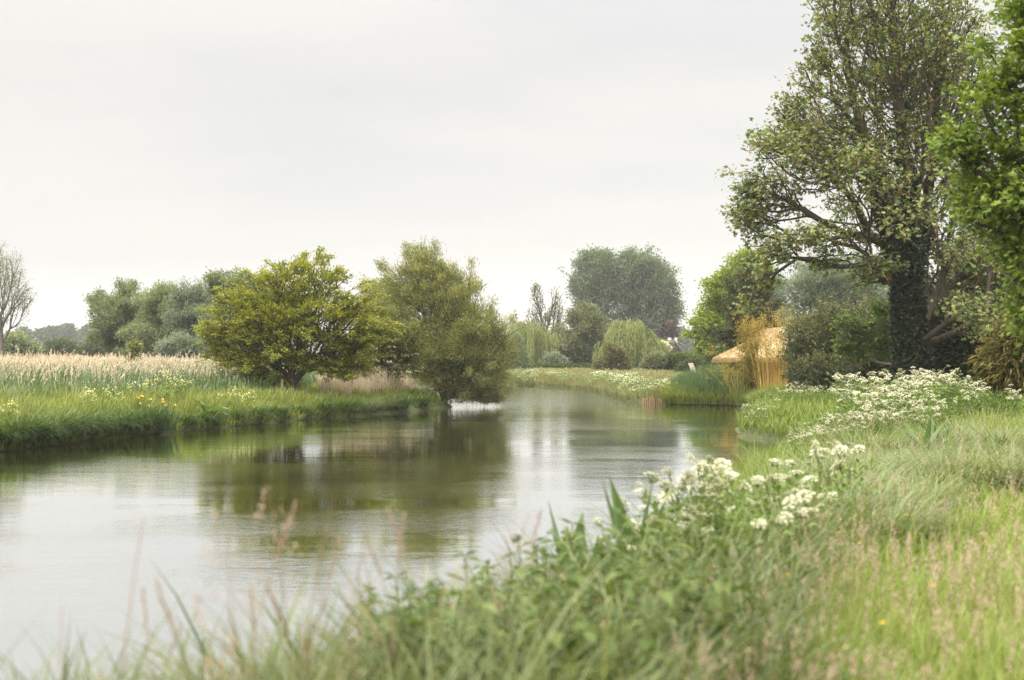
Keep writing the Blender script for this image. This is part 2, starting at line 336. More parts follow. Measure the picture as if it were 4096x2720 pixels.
def tubes(mb, pos, par, rad, sides=4, tint=.5, mat=0, order=None):
    """tapered tube along every node-parent link of a tree of nodes"""
    k = np.where(par >= 0)[0]; q = par[k]
    dirs = np.zeros_like(pos); dirs[k] = unit(pos[k]-pos[q]); dirs[par < 0] = (0, 0, 1)
    def frame(dv):
        ref = np.where(np.abs(dv[:, 1:2]) < .9, np.array([[0, 1., 0]]), np.array([[1., 0, 0]]))
        u = unit(np.cross(dv, ref)); return u, np.cross(dv, u)
    ang = np.arange(sides)/sides*2*PI
    u1, v1 = frame(dirs[k])
    ring = np.cos(ang)[None, :, None]*u1[:, None]+np.sin(ang)[None, :, None]*v1[:, None]
    r0 = np.minimum(rad[q], rad[k]*1.25)[:, None, None]; r1 = rad[k][:, None, None]
    A = pos[q][:, None]-dirs[k][:, None]*r0*.4+ring*r0; Bv = pos[k][:, None]+ring*r1
    V = np.concatenate([A, Bv], 1); n = len(k); j = np.arange(sides); j2 = (j+1) % sides
    Fq = np.stack([j, j2, j2+sides, j+sides], 1)
    mb.add(V, (np.arange(n)[:, None, None]*2*sides+Fq[None]).reshape(-1, 4), tint, mat)
def path_tube(mb, pts, rad, sides=6, tint=.5, mat=0):
    pts = np.asarray(pts, float); n = len(pts); rad = np.broadcast_to(rad, (n,))
    d = unit(np.gradient(pts, axis=0)); ref = np.array([0, 1., 0]) if abs(d[0][1]) < .8 else np.array([1., 0, 0])
    u = unit(np.cross(d, ref)); v = np.cross(d, u); a = np.arange(sides)/sides*2*PI
    V = pts[:, None]+rad[:, None, None]*(np.cos(a)[None, :, None]*u[:, None]+np.sin(a)[None, :, None]*v[:, None])
    j = np.arange(sides); j2 = (j+1) % sides
    Fq = np.concatenate([np.stack([s*sides+j, s*sides+j2, (s+1)*sides+j2, (s+1)*sides+j], 1) for s in range(n-1)])
    mb.add(V, [Fq, np.array([j[::-1]]), np.array([(n-1)*sides+j])], tint, mat)
def box(mb, c, s, rz=0, rx=0, tint=.5, mat=0):
    v = np.array([(x, y, z) for x in (-.5, .5) for y in (-.5, .5) for z in (-.5, .5)])*np.array(s)
    if rx: v = v@np.array([[1, 0, 0], [0, math.cos(rx), math.sin(rx)], [0, -math.sin(rx), math.cos(rx)]])
    if rz: v = v@np.array([[math.cos(rz), math.sin(rz), 0], [-math.sin(rz), math.cos(rz), 0], [0, 0, 1]])
    mb.add(v+np.array(c), np.array([(0, 1, 3, 2), (4, 6, 7, 5), (0, 4, 5, 1), (2, 3, 7, 6), (0, 2, 6, 4), (1, 5, 7, 3)]), tint, mat)
def lathe(mb, prof, sides=32, c=(0, 0, 0), jit=0, tint=.5, mat=0):
    prof = np.asarray(prof, float); a = np.arange(sides)/sides*2*PI; n = len(prof)
    r = prof[:, None, 0]*(1+jit*R.normal(size=(n, sides))); z = np.repeat(prof[:, None, 1], sides, 1)+(jit*R.normal(size=(n, sides))*.6)
    V = np.stack([r*np.cos(a), r*np.sin(a), z], 2)+np.array(c)
    j = np.arange(sides); j2 = (j+1) % sides
    mb.add(V, np.concatenate([np.stack([s*sides+j, s*sides+j2, (s+1)*sides+j2, (s+1)*sides+j], 1) for s in range(n-1)]), tint, mat)

# ------------------------------------------------------------------ tree builder: crowns follow lobes, limbs grow as a balanced spanning tree
def clumped(lobes, D, n, shell, dratio, nc, rad):
    c = lobe_points(lobes, D, nc, shell, dratio); k = R.choice(nc, n, p=(lambda w: w/w.sum())(R.uniform(.5, 1.5, nc)))
    return c[k]+R.normal(size=(n, 3))*rad*np.array([1, 1, .62])*R.uniform(.6, 1.3, nc)[k][:, None]
def lobe_points(lobes, D, n, shell=.35, dratio=.8):
    """lobes: (x px, y px, rx px, rz px[, dy m[, weight]])"""
    s = D/F; vol = np.array([(l[2]*l[3])**.9*(l[5] if len(l) > 5 else 1) for l in lobes], float); vol /= vol.sum()
    k = R.choice(len(lobes), n, p=vol); Lb = np.array([[*l[:4], l[4] if len(l) > 4 else 0] for l in lobes], float)[k]
    u = rdir(n)*(R.random(n)**shell)[:, None]
    return np.column_stack([(Lb[:, 0]-512)*s+u[:, 0]*Lb[:, 2]*s, D+Lb[:, 4]+u[:, 1]*np.minimum(Lb[:, 2], Lb[:, 3]*1.5)*s*dratio, CZ-(Lb[:, 1]-HY)*s+u[:, 2]*Lb[:, 3]*s])
def spikes(pts, cnt, ln, wind=(0, 0, .25)):
    c = pts.mean(0); r = np.linalg.norm((pts-c)/pts.std(0), axis=1); k = R.choice(np.argsort(-r)[:len(pts)//3], cnt)
    d = unit((pts[k]-c)/np.linalg.norm(pts[k]-c, axis=1)[:, None]+np.array(wind)+R.normal(0, .25, (cnt, 3))); L_ = ln*R.uniform(.3, 1.2, cnt)
    return np.concatenate([pts[k]+d*(L_*t)[:, None]+R.normal(0, ln*.05, (cnt, 3)) for t in np.linspace(.15, 1, 7)])
def grow(trunk, pts, bf=.35, extra=None):
    """trunk: list of node chains [(pts, parent index)], pts: attractors; returns nodes and parents"""
    pos = [np.array(p, float) for p in trunk[0]]; par = [-1]+list(range(len(pos)-1))
    for ch, pi in trunk[1:]:
        q = pi
        for p in ch: pos.append(np.array(p, float)); par.append(q); q = len(pos)-1
    nt_ = len(pos); n = len(pts)
    NP = np.zeros((nt_+n, 3)); NP[:nt_] = pos; PR = np.full(nt_+n, -1); PR[:nt_] = par
    PL = np.zeros(nt_+n)
    for k in range(1, nt_): PL[k] = PL[PR[k]]+np.linalg.norm(NP[k]-NP[PR[k]])
    start = max(1, int(nt_*.0)); best = np.full(n, 1e18); bp = np.zeros(n, int)
    def upd(j):
        c = np.linalg.norm(pts-NP[j], axis=1)+bf*PL[j]; m = c < best; best[m] = c[m]; bp[m] = j
    for j in range(nt_):
        if nt_ < 4 or j >= 1: upd(j)
    alive = np.ones(n, bool); m = nt_
    for _ in range(n):
        k = int(np.argmin(np.where(alive, best, 1e19))); alive[k] = False
        NP[m] = pts[k]; PR[m] = bp[k]; PL[m] = PL[bp[k]]+np.linalg.norm(pts[k]-NP[bp[k]])
        upd(m); m += 1
    return NP, PR, nt_
def finish(NP, PR, nt_, tip=.006, p=2.3, rmax=.5, trunk_r=None, smooth=.35):
    n = len(NP); A = np.zeros(n); cnt = np.zeros(n, int); main = np.full(n, -1); msz = np.zeros(n)
    sz = np.ones(n)
    for k in range(n-1, nt_-1, -1): sz[PR[k]] += sz[k]
    A[:] = 0; leaf = np.ones(n, bool); leaf[PR[PR >= 0]] = False
    r = np.zeros(n)
    order = list(range(n-1, -1, -1))
    for k in order:
        r[k] = max(tip, A[k]**(1/p))
        if PR[k] >= 0: A[PR[k]] += r[k]**p
        if PR[k] >= 0 and sz[k] > msz[PR[k]]: msz[PR[k]] = sz[k]; main[PR[k]] = k
    Q = NP.copy()
    ok = (np.arange(n) >= nt_) & (main >= 0)
    kk = np.where(ok)[0]; Q[kk] = NP[kk]*(1-smooth)+smooth*.5*(NP[PR[kk]]+NP[main[kk]])
    r = np.minimum(r, rmax)
    if trunk_r is not None: r[:len(trunk_r)] = np.maximum(r[:len(trunk_r)], trunk_r) if len(trunk_r) > 1 else r[:1]
    return Q, r, sz
def crown_leaves(mb, Q, PR, sz, nt_, per, size, aspect=.6, sigma=.15, up=.6, droop=0., outw=.5, maxsz=6, shape='diamond', flat=1., tseed=0, tscale=1.2, wind=(0, 0, 0), jit=.3, mat=0, tbias=0., tvar=.28):
    k = np.where((np.arange(len(Q)) >= nt_) & (sz <= maxsz))[0]
    k = np.repeat(k, per); n = len(k); u = R.random(n)[:, None]
    g = R.normal(size=(n, 3))*sigma*np.array([1, 1, flat])
    pos = Q[k]*(1-u)+Q[PR[k]]*u+g
    cen = Q[nt_:].mean(0)
    ax = unit(Q[k]-Q[PR[k]])*.6+outw*unit(pos-cen)+rdir(n)*.8+np.array([0, 0, -droop])+np.array(wind)
    nr = rdir(n)+np.array([0, 0, up*1.6])
    ti = np.clip(.5+tbias+.22*vnoise(pos, tscale, tseed)+R.normal(0, tvar*.6, n), 0, 1)
    leaves(mb, pos, ax, nr, size*(1+R.normal(0, jit*.5, n)).clip(.5, 1.6), aspect, ti, shape, mat)
    return pos

def make_tree(name, label, cat, D, bx, lobes, n, leafmat_, trunk=None, bark='bark', group=None, bf=.35, tip=.008, rmax=.4, trunk_r=.15, shell=.35, dratio=.8, extra=None, sides=4, base_z=None, wig=0., branch_name='trunk', seed=None, clump=None, spike=None, **lk):
    """trunk: pixel polylines [[(x,y),...], ([(x,y[,dy]),...], parent index) ...] ; extra: pixel polylines of stray shoots"""
    x0 = X(bx, D); z0 = gz(x0, D) if base_z is None else base_z
    root = thing(name, label, cat, (x0, D, z0), 0, group)
    if trunk is None:
        top = sum(l[1]*l[2]*l[3] for l in lobes)/sum(l[2]*l[3] for l in lobes)
        lx = sum(l[0]*l[2]*l[3] for l in lobes)/sum(l[2]*l[3] for l in lobes)
        yb = HY+(CZ-z0)/D*F
        trunk = [[(bx, yb), (bx+.25*(lx-bx), yb+.33*(top-yb)), (bx+.6*(lx-bx), yb+.6*(top-yb)), (lx, top)]]
    def w3(q): p = px(q[0], q[1], D); p[1] += q[2] if len(q) > 2 else 0; return p
    tr = [[w3(q) for q in trunk[0]]]+[([w3(q) for q in ch], pi) for ch, pi in trunk[1:]]
    tr[0][0][2] = z0-.1
    pts = lobe_points(lobes, D, n, shell, dratio) if clump is None else clumped(lobes, D, n, shell, dratio, *clump)
    if spike: pts = np.concatenate([pts, spikes(pts, *spike)])
    if extra:
        ex = []
        for ln in extra:
            ln = np.array([w3(q) for q in ln]); 
            for s in np.linspace(0, 1, 9): 
                f_ = s*(len(ln)-1); a = min(int(f_), len(ln)-2); ex.append(ln[a]+(ln[a+1]-ln[a])*(f_-a)+R.normal(0, .04, 3))
        pts = np.concatenate([pts, np.array(ex)])
    pts[:, 2] = np.maximum(pts[:, 2], z0+.15)
    NP, PR, nt_ = grow(tr, pts, bf)
    Q, r, sz = finish(NP, PR, nt_, tip=tip, rmax=rmax)
    ntr = len(tr[0]); r[:ntr] = np.maximum(r[:ntr], np.linspace(trunk_r, trunk_r*.4, ntr))
    off = np.array([x0, D, z0]); Q = Q-off
    tb = MB(); tubes(tb, Q, PR, r, sides)
    big = np.where(r > tip*3)[0]
    tb.build(branch_name, M[bark], root, smooth=True)
    cb = MB(); crown_leaves(cb, Q, PR, sz, nt_, mat=0, tseed=sum(map(ord, name+label)) % 997 if seed is None else seed, **lk)
    cr_ = cb.build('crown', M[leafmat_], root)
    return root, Q, PR, sz, nt_, r

# ------------------------------------------------------------------ far country: hill, woods, path
mb = MB(); xs = np.linspace(-2100, -950, 120); n = len(xs)
ridge = 9+84*np.exp(-((xs+1440)/240)**2)+7*np.sin(xs/38)+5*np.sin(xs/15+1)+R.normal(0, 2.5, n)
Vv = np.concatenate([np.column_stack([xs, np.full(n, 2860.), np.full(n, -1.)]), np.column_stack([xs, 3030+R.normal(0, 12, n), ridge*.6]), np.column_stack([xs, 3250+R.normal(0, 12, n), ridge]), np.column_stack([xs, np.full(n, 3600.), np.full(n, -1.)])])
j = np.arange(n-1); mb.add(Vv, np.concatenate([np.stack([s*n+j, s*n+j+1, (s+1)*n+j+1, (s+1)*n+j], 1) for s in range(3)]))
hp = np.column_stack([R.uniform(-2050, -1000, 7000), R.uniform(3030, 3250, 7000), np.zeros(7000)]); hp[:, 2] = np.interp(hp[:, 0], xs, ridge)*(.6+.4*(hp[:, 1]-3030)/220)+R.uniform(0, 10, 7000)
leaves(mb, hp, rdir(7000), rdir(7000)+np.array([0, 0, .6]), 10, .8, .5, 'quad')
tag(mb.build('hill', M['hill'], smooth=True), 'far wooded hill fading into haze', 'hill', kind='structure')

def blob_wood(name, label, D, lobes, n, mat, size, kind='stuff', cat='woodland', group=None, dr=.8, tscale=8, shell=.25, up=.6):
    p = lobe_points(lobes, D, n, shell, dr); p = p[p[:, 2] > .4]; n = len(p)
    b = MB(); leaves(b, p, rdir(n)+np.array([0, 0, .2]), rdir(n)+np.array([0, 0, up]), size*R.uniform(.6, 1.4, n), .7, np.clip(.5+.25*vnoise(p, tscale, len(name))+R.normal(0, .16, n), 0, 1), 'quad')
    o = b.build(name, M[mat]); tag(o, label, cat, group, kind); return o
lob = [(8+q*7+R.normal(0, 2), 343+R.normal(0, 2), 9, 9+R.normal(0, 1.5), R.uniform(-12, 12)) for q in range(16)]
lob += [(62, 337, 10, 10), (80, 338, 9, 11, 10), (90, 337, 8, 12), (73, 334, 6, 9, -6), (52, 336, 8, 8), (100, 343, 8, 9)]
blob_wood('distant_wood', 'hazy far wood along the horizon below the hill', 640, lob, 26000, 'wood_leaf', 1.9)
for k, (x, y, rx, rz, D, lab) in enumerate([(60, 352, 22, 12, 190, 'rounded olive bush rising behind the pale reeds'), (14, 349, 22, 13, 150, 'low green bush at the foot of the bare tree'), (98, 352, 16, 13, 170, 'dark green bush between the olive bush and the grey willows')]):
    make_tree('bush', lab, 'bush', D, x, [(x, y, rx, rz), (x-rx*.5, y+3, rx*.6, rz*.7), (x+rx*.5, y+3, rx*.6, rz*.7)], 420, 'wood_leaf' if k != 1 else 'greywillow', per=26, size=.32, sigma=.28, aspect=.7, maxsz=30, tscale=2.5, trunk_r=.1, tip=.012, tbias=.12 if k == 0 else 0)

# sparse tree at the left edge
make_tree('ash_tree', 'sparse nearly bare tree at the left edge beyond the reeds', 'tree', 105, 2,
          [(0, 290, 18, 40), (16, 300, 16, 30), (-14, 290, 22, 40), (24, 300, 10, 16), (12, 275, 12, 26), (-4, 262, 12, 18)], 950, 'greywillow', bark='bark_grey',
          trunk=[[(2, 362), (2, 345), (1, 330), (0, 318)], ([(10, 312), (18, 300), (27, 296)], 2), ([(8, 300), (12, 280), (16, 262)], 3), ([(-4, 300), (-2, 275), (0, 252)], 3)], bf=.7, shell=.5,
          extra=[[(10, 312), (27, 305), (37, 292)], [(2, 330), (20, 326), (31, 318)], [(12, 280), (20, 262), (22, 254)], [(0, 270), (3, 250), (4, 243)]],
          trunk_r=.17, tip=.012, per=10, size=.13, sigma=.16, aspect=.35, maxsz=3, tbias=.1, tscale=2)

# grey willows behind the reeds
GW = 'grey-green willows behind the reed bed'
make_tree('grey_willow', 'broad grey-green willow, leftmost of the willows behind the reeds', 'tree', 112, 122, [(120, 322, 24, 30), (108, 312, 13, 16), (128, 308, 15, 20), (118, 340, 26, 20), (140, 320, 14, 24), (104, 302, 8, 6)], 1300, 'greywillow', group=GW, bf=.4,
          clump=(70, 0.42), spike=(45, .5, (0, 0, 0)), per=34, size=.2, sigma=.2, aspect=.4, maxsz=10, tscale=1.6, trunk_r=.25, tip=.015, extra=[[(115, 310), (103, 300), (95, 303)], [(128, 300), (126, 288)]])
make_tree('grey_willow', 'tall-topped grey-green willow in the middle behind the reeds', 'tree', 108, 162, [(160, 318, 22, 28), (156, 302, 14, 16), (174, 312, 14, 20), (160, 342, 26, 18), (148, 330, 14, 20)], 1300, 'greywillow', group=GW, bf=.4,
          clump=(70, 0.42), spike=(45, .5, (0, 0, 0)), per=32, size=.2, sigma=.2, aspect=.4, maxsz=10, tscale=1.6, trunk_r=.25, tip=.015, tbias=.06, extra=[[(160, 300), (158, 285)], [(150, 305), (146, 292)]])
make_tree('grey_willow', 'pale feathery willow with the highest wispy top behind the reeds', 'tree', 104, 190, [(190, 315, 16, 30), (186, 298, 8, 14), (204, 322, 16, 28), (190, 342, 24, 18), (198, 300, 8, 14)], 1100, 'silver', group=GW, bf=.5,
          clump=(60, 0.4), spike=(45, .5, (0, 0, 0)), per=22, size=.18, sigma=.18, aspect=.35, maxsz=8, tscale=1.6, trunk_r=.2, tip=.014, tbias=-.1, extra=[[(184, 300), (183, 283)], [(196, 300), (200, 287)]])
make_tree('grey_willow', 'dark grey willow half hidden behind the hawthorn crown', 'tree', 98, 228, [(228, 310, 22, 30), (222, 290, 14, 16), (245, 300, 20, 30), (228, 342, 24, 18)], 1100, 'greywillow', group=GW, bf=.4,
          clump=(60, 0.42), spike=(45, .5, (0, 0, 0)), per=30, size=.2, sigma=.2, aspect=.45, maxsz=8, tscale=1.6, trunk_r=.22, tip=.014, tbias=-.12, extra=[[(222, 290), (219, 275)], [(236, 290), (236, 274)]])
make_tree('bush', 'pale round bush in front of the grey willows', 'bush', 96, 182, [(182, 347, 16, 12), (168, 350, 10, 9), (196, 350, 10, 8)], 350, 'silver', per=34, size=.16, sigma=.16, aspect=.45, maxsz=20, tscale=1.2, trunk_r=.06, tip=.01, tbias=-.05)
make_tree('brown_willow', 'brownish-green tree seen between the hawthorn and the bank willow', 'tree', 82, 384, [(384, 318, 18, 28), (378, 300, 12, 16), (394, 330, 12, 26), (370, 330, 16, 24), (390, 350, 16, 18)], 1100, 'bankwillow', bf=.4, clump=(60, 0.35), spike=(40, .7), per=26, size=.14, sigma=.16, aspect=.35, maxsz=8, tscale=1.3, trunk_r=.15, tip=.012)

# poplars
PO = 'pair of tall poplars'
make_tree('poplar', 'left poplar of the tall pair, narrower dome crown', 'tree', 262, 604, [(597, 276, 19, 26), (589, 296, 16, 26), (606, 290, 12, 36), (600, 262, 13, 12), (585, 284, 10, 14), (594, 318, 17, 14), (608, 325, 10, 16), (584, 262, 6, 9)], 2400, 'poplar', bark='bark', group=PO, bf=.75, shell=.3,
          trunk=[[(604, 372), (604, 350), (603, 335), (600, 318)], ([(596, 300), (590, 280), (588, 265)], 3), ([(601, 295), (602, 270), (602, 255)], 3), ([(594, 322), (584, 305), (579, 290)], 2)],
          trunk_r=.5, tip=.03, clump=(230, 0.85), per=15, size=.37, sigma=.42, aspect=.8, maxsz=7, tscale=2.2, rmax=.5)
make_tree('poplar', 'right poplar of the tall pair, wider many-stemmed crown', 'tree', 262, 636, [(640, 268, 24, 18), (632, 285, 17, 34), (655, 280, 17, 24), (662, 300, 16, 26), (645, 300, 16, 30), (668, 312, 12, 18), (664, 334, 15, 16), (650, 325, 16, 14), (628, 310, 10, 20), (625, 264, 9, 12)], 3300, 'poplar', bark='bark', group=PO, bf=.75, shell=.3,
          trunk=[[(637, 372), (637, 352), (637, 340), (637, 328)], ([(633, 310), (629, 285), (627, 262)], 3), ([(640, 305), (641, 280), (641, 258)], 3), ([(644, 312), (651, 290), (656, 272)], 3), ([(648, 318), (660, 305), (670, 296)], 2), ([(646, 328), (662, 322), (672, 312)], 1)],
          trunk_r=.5, tip=.03, clump=(320, 0.85), per=15, size=.37, sigma=.42, aspect=.8, maxsz=7, tscale=2.2, rmax=.5)
make_tree('sparse_poplar', 'thin half-bare tree rising behind the left weeping willow', 'tree', 200, 547, [(537, 302, 8, 20), (556, 306, 8, 20), (548, 318, 12, 14), (533, 318, 8, 10), (560, 320, 6, 12), (536, 288, 5, 7)], 420, 'birch', bark='bark', bf=.8, shell=.5,
          trunk=[[(547, 372), (546, 350), (545, 335)], ([(541, 318), (537, 300), (535, 284)], 2), ([(550, 318), (555, 300), (557, 290)], 2)], trunk_r=.28, tip=.03, per=4, size=.26, sigma=.25, aspect=.7, maxsz=2, tscale=2, tbias=.05)
blob_wood('distant_trees', 'blue-grey far trees behind the black gabled house', 620, [(680, 342, 9, 15), (687, 345, 9, 13, 10), (676, 338, 5, 10), (696, 350, 8, 8), (705, 350, 10, 8), (560, 358, 40, 8), (500, 356, 20, 10)], 9000, 'wood_leaf', 1.6)
make_tree('copper_beech', 'dark purple beech beside the house chimneys', 'tree', 246, 671, [(668, 335, 5, 8), (664, 341, 5, 6)], 300, 'beech', per=32, size=.42, sigma=.4, aspect=.8, maxsz=12, tscale=3, trunk_r=.25, tip=.03)

# weeping willows
def weeping(label, D, bx, lobes, n, lo_y, hang, seed, gap=.55):
    x0 = X(bx, D); z0 = gz(x0, D); root = thing('weeping_willow', label, 'tree', (x0, D, z0), 0, 'weeping willows on the far bank')
    pts = clumped(lobes, D, n, .15, .95, n//14, .35)
    top = min(l[1]-l[3] for l in lobes)
    tr = [[px(bx, 372, D), px(bx, (372+top)/2+6, D), px(bx+1, top+14, D)]]; tr[0][0][2] = z0-.1
    NP, PR, nt_ = grow(tr, pts, .5); Q, r, sz = finish(NP, PR, nt_, tip=.02, rmax=.4); r[:3] = (.4, .3, .2)
    off = np.array([x0, D, z0]); tb = MB(); tubes(tb, Q-off, PR, r, 4); tb.build('trunk', M['bark'], root, smooth=True)
    k = nt_+np.arange(n); cb = MB()
    zb = Z(lo_y, D)+R.uniform(-.2, 1.6, n)
    ln = np.maximum(np.minimum(Q[k][:, 2]-zb, hang*R.uniform(.45, 1.15, n)), .5)
    step = .17
    P_, T_ = [], []
    cen = Q[nt_:].mean(0)
    for a, q in enumerate(k):
        m = int(ln[a]/step)+2; s = np.arange(m)*step
        o = unit((Q[q]-cen)*np.array([1, 1, 0])); t0 = .5+.25*vnoise(Q[q][None], 1.8, seed)[0]+R.normal(0, .08)
        for w_ in range(3):
            ph = R.normal(0, .16, 2)
            p = Q[q]+np.column_stack([o[0]*.5*(1-np.exp(-s/.5))+ph[0]+R.normal(0, .05, m), o[1]*.5*(1-np.exp(-s/.5))+ph[1]+R.normal(0, .05, m), .35*np.sin(np.minimum(s, .5)*3)*.4-s])
            P_.append(p); T_.append(np.full(m, t0+R.normal(0, .05)))
    P_ = np.concatenate(P_)-off; T_ = np.clip(np.concatenate(T_)+R.normal(0, .08, len(P_)), 0, 1); n2 = len(P_)
    leaves(cb, P_, np.array([0, 0, -1.])+rdir(n2)*.35, rdir(n2)*np.array([1, 1, .2]), .3, .3, T_)
    cb.build('crown', M['weeping'], root)
weeping('left weeping willow on the far bank beside the thin tree', 150, 530, [(530, 332, 20, 18), (522, 345, 14, 16), (543, 345, 10, 18), (515, 350, 8, 12)], 620, 376, 4.2, 4)
weeping('right weeping willow, broad yellow-green dome in front of the poplars', 135, 633, [(630, 334, 20, 22), (642, 345, 16, 18), (618, 346, 11, 18), (652, 346, 8, 14)], 820, 369, 3.6, 5)
make_tree('birch', 'grey-green birch grove crown between the two weeping willows', 'tree', 152, 575, [(575, 338, 18, 20), (560, 348, 14, 16), (592, 342, 14, 20), (584, 328, 12, 12), (570, 355, 18, 14), (594, 355, 12, 14)], 1500, 'birch', bark='bark_pale', bf=.45, clump=(80, 0.5), spike=(50, .9), per=30, size=.24, sigma=.28, aspect=.6, maxsz=8, tscale=1.8, trunk_r=.16, tip=.018)
make_tree('shrub', 'silvery shrub at the foot of the birch crown', 'shrub', 146, 553, [(553, 362, 9, 8), (560, 365, 7, 6)], 200, 'silver', per=34, size=.22, sigma=.22, maxsz=20, aspect=.6, trunk_r=.06, tip=.015, tbias=-.2)
make_tree('pear_tree', 'small gnarled pear tree standing alone before the right weeping willow', 'tree', 118, 610, [(614, 354, 9, 9), (604, 364, 9, 6), (620, 360, 7, 9), (610, 349, 5, 6), (626, 366, 4, 5), (600, 368, 6, 3)], 620, 'pear', bark='bark', bf=.5,
          trunk=[[(610, 373.5), (609.5, 368), (611, 364), (612, 358), (613, 352)], ([(606, 365), (602, 366)], 1)], per=26, size=.15, sigma=.17, aspect=.6, maxsz=8, tscale=.9, trunk_r=.26, tip=.015)

# clipped hedges, shrubs near the house
def hedge(name, label, D, x0, x1, y0, y1, n, mat, depth=1.6, size=.22, top=.25, D2=None, kind=None):
    D2 = D2 or D; u = R.random(n); Dv = D+(D2-D)*u
    x = X(x0+(x1-x0)*u, Dv); zt = Z(y0, Dv); zb = .5
    face = R.random(n); y = Dv+np.where(face < .55, R.normal(0, .12, n), R.uniform(0, depth, n)); z = np.where(face < .55, zb+(zt-zb)*R.random(n), zt+R.normal(0, .08, n))
    p = np.column_stack([x, y, z]); p[:, 2] += .12*vnoise(p[:, :2], 2.5, 8)*(z > zt-.3); p[:, 1] += .2*vnoise(p[:, [0, 2]], 1.3, 9)
    t = np.clip(.42+.22*vnoise(p, 1.5, 7)+R.normal(0, .13, n)+np.where(z > zt-.25, top, 0), 0, 1)
    o = np.array([X((x0+x1)/2, (D+D2)/2), (D+D2)/2, .5])
    b = MB(); leaves(b, p-o, rdir(n)+np.array([0, -.4, .3]), rdir(n)+np.array([0, -.3, .6]), size*R.uniform(.7, 1.3, n), .7, t, 'diamond')
    xs_ = np.linspace(x0+1, x1-1, 14); 
    ob = b.build(name, M[mat]); ob.location = o
    tag(ob, label, 'hedge'); 
    cb_ = MB()
    for q in range(len(xs_)):                                   # woody stems inside
        dd = D+(D2-D)*q/(len(xs_)-1)+depth*.5; p0 = np.array([X(xs_[q], dd), dd, .3])-o
        path_tube(cb_, [p0, p0+np.array([.1, 0, .6]), p0+np.array([.0, .1, max(.7, Z(y0, dd)-.9)])], [.06, .05, .03], 5)
    cb_.build('stem', M['bark'], ob)
    return ob
hedge('hedge', 'low dark clipped hedge running left of the pear tree', 141, 523, 604, 366.5, 372, 9000, 'hedge', top=.1)
hedge('hedge', 'short stretch of low hedge under the right weeping willow', 139, 618, 648, 367, 372, 3500, 'hedge', top=.05)
hedge('hedge', 'tall clipped hedge with yellowish top in front of the black house', 124, 655, 722, 356, 368, 17000, 'hedge', top=.38, depth=2.5, D2=112)
make_tree('shrub', 'pale grey-green shrub at the left end of the tall hedge', 'shrub', 121, 653, [(652, 364, 7, 7), (658, 360, 6, 6), (647, 368, 5, 4)], 320, 'birch', per=26, size=.18, sigma=.18, maxsz=20, trunk_r=.05, tip=.012, tbias=.12)
make_tree('shrub', 'olive rounded shrub below the tall hedge', 'shrub', 106, 694, [(692, 368, 10, 5.5), (702, 366, 9, 6), (684, 370, 6, 4)], 420, 'wood_leaf', per=26, size=.18, sigma=.17, maxsz=20, trunk_r=.05, tip=.012)
make_tree('shrub', 'dark spreading shrub behind the hut eave', 'shrub', 100, 722, [(722, 362, 12, 10), (734, 360, 10, 12), (712, 366, 10, 7), (728, 372, 12, 6)], 520, 'hedge', per=28, size=.2, sigma=.2, maxsz=20, trunk_r=.05, tip=.012)
make_tree('shrub', 'low ragged shrub on the meadow edge beside the olive shrub', 'shrub', 104, 714, [(716, 370, 10, 4), (726, 371, 8, 4), (706, 372, 7, 3)], 280, 'greywillow', per=26, size=.17, sigma=.17, maxsz=20, trunk_r=.04, tip=.012)
r_ = make_tree('flowering_shrub', 'cream flowering shrub left of the black gable', 'shrub', 200, 661, [(662, 347, 6, 5), (656, 351, 6, 4), (667, 348, 4, 4)], 240, 'elder', per=18, size=.3, sigma=.3, maxsz=20, trunk_r=.06, tip=.02)
b = MB(); p = lobe_points([(662, 346.5, 7, 5), (656, 350, 6, 4), (667, 348, 4, 4)], 199, 900, .1)-np.array(r_[0].location); leaves(b, p, rdir(900), rdir(900)+np.array([0, -.5, 1]), .35, .9, R.random(900), 'quad'); tag(b.build('blossom', M['cream'], r_[0]), kind='stuff')

# black boarded house behind the hedge
D = 230.; hx = X(674.3, D); root = thing('black_house', 'small black boarded house with steep gable and two white chimneys behind the hedge', 'house', (hx, D, .7))
s = D/F; za = Z(340.8, D)-.7; sl_ = 7/5.7; hw = 2.7; ze = za-hw*sl_
b = MB(); nb = 18
for q in range(nb):
    z0_, z1_ = q*za/nb, (q+1)*za/nb+.03; w0, w1 = [min(hw-.15, max(.02, (za-.12-z)/sl_)) for z in (z0_, z1_)]
    v = [(-w0, -.03, z0_), (w0, -.03, z0_), (w1, 0, z1_), (-w1, 0, z1_), (-w0, .12, z0_), (w0, .12, z0_), (w1, .12, z1_), (-w1, .12, z1_)]
    b.add(v, np.array([(0, 1, 2, 3), (5, 4, 7, 6), (0, 4, 5, 1), (3, 2, 6, 7), (0, 3, 7, 4), (1, 5, 6, 2)]))
for sg in (-1, 1): box(b, (sg*(hw-.2), 3.1, ze/2), (.15, 5.9, ze))
b.build('wall', M['black_board'], root)
b = MB()
for sg in (-1, 1):
    v = np.array([(0, -.35, za+.02), (sg*(hw+.3), -.35, za-(hw+.3)*sl_+.02), (sg*(hw+.3), 6, za-(hw+.3)*sl_+.02), (0, 6, za+.02)]); v2 = v+np.array([0, 0, .14])
    b.add(np.concatenate([v, v2]), np.array([(0, 1, 2, 3), (7, 6, 5, 4), (0, 4, 5, 1), (1, 5, 6, 2), (2, 6, 7, 3), (3, 7, 4, 0)]))
rf = b.build('roof', M['slate'], root)
b = MB()
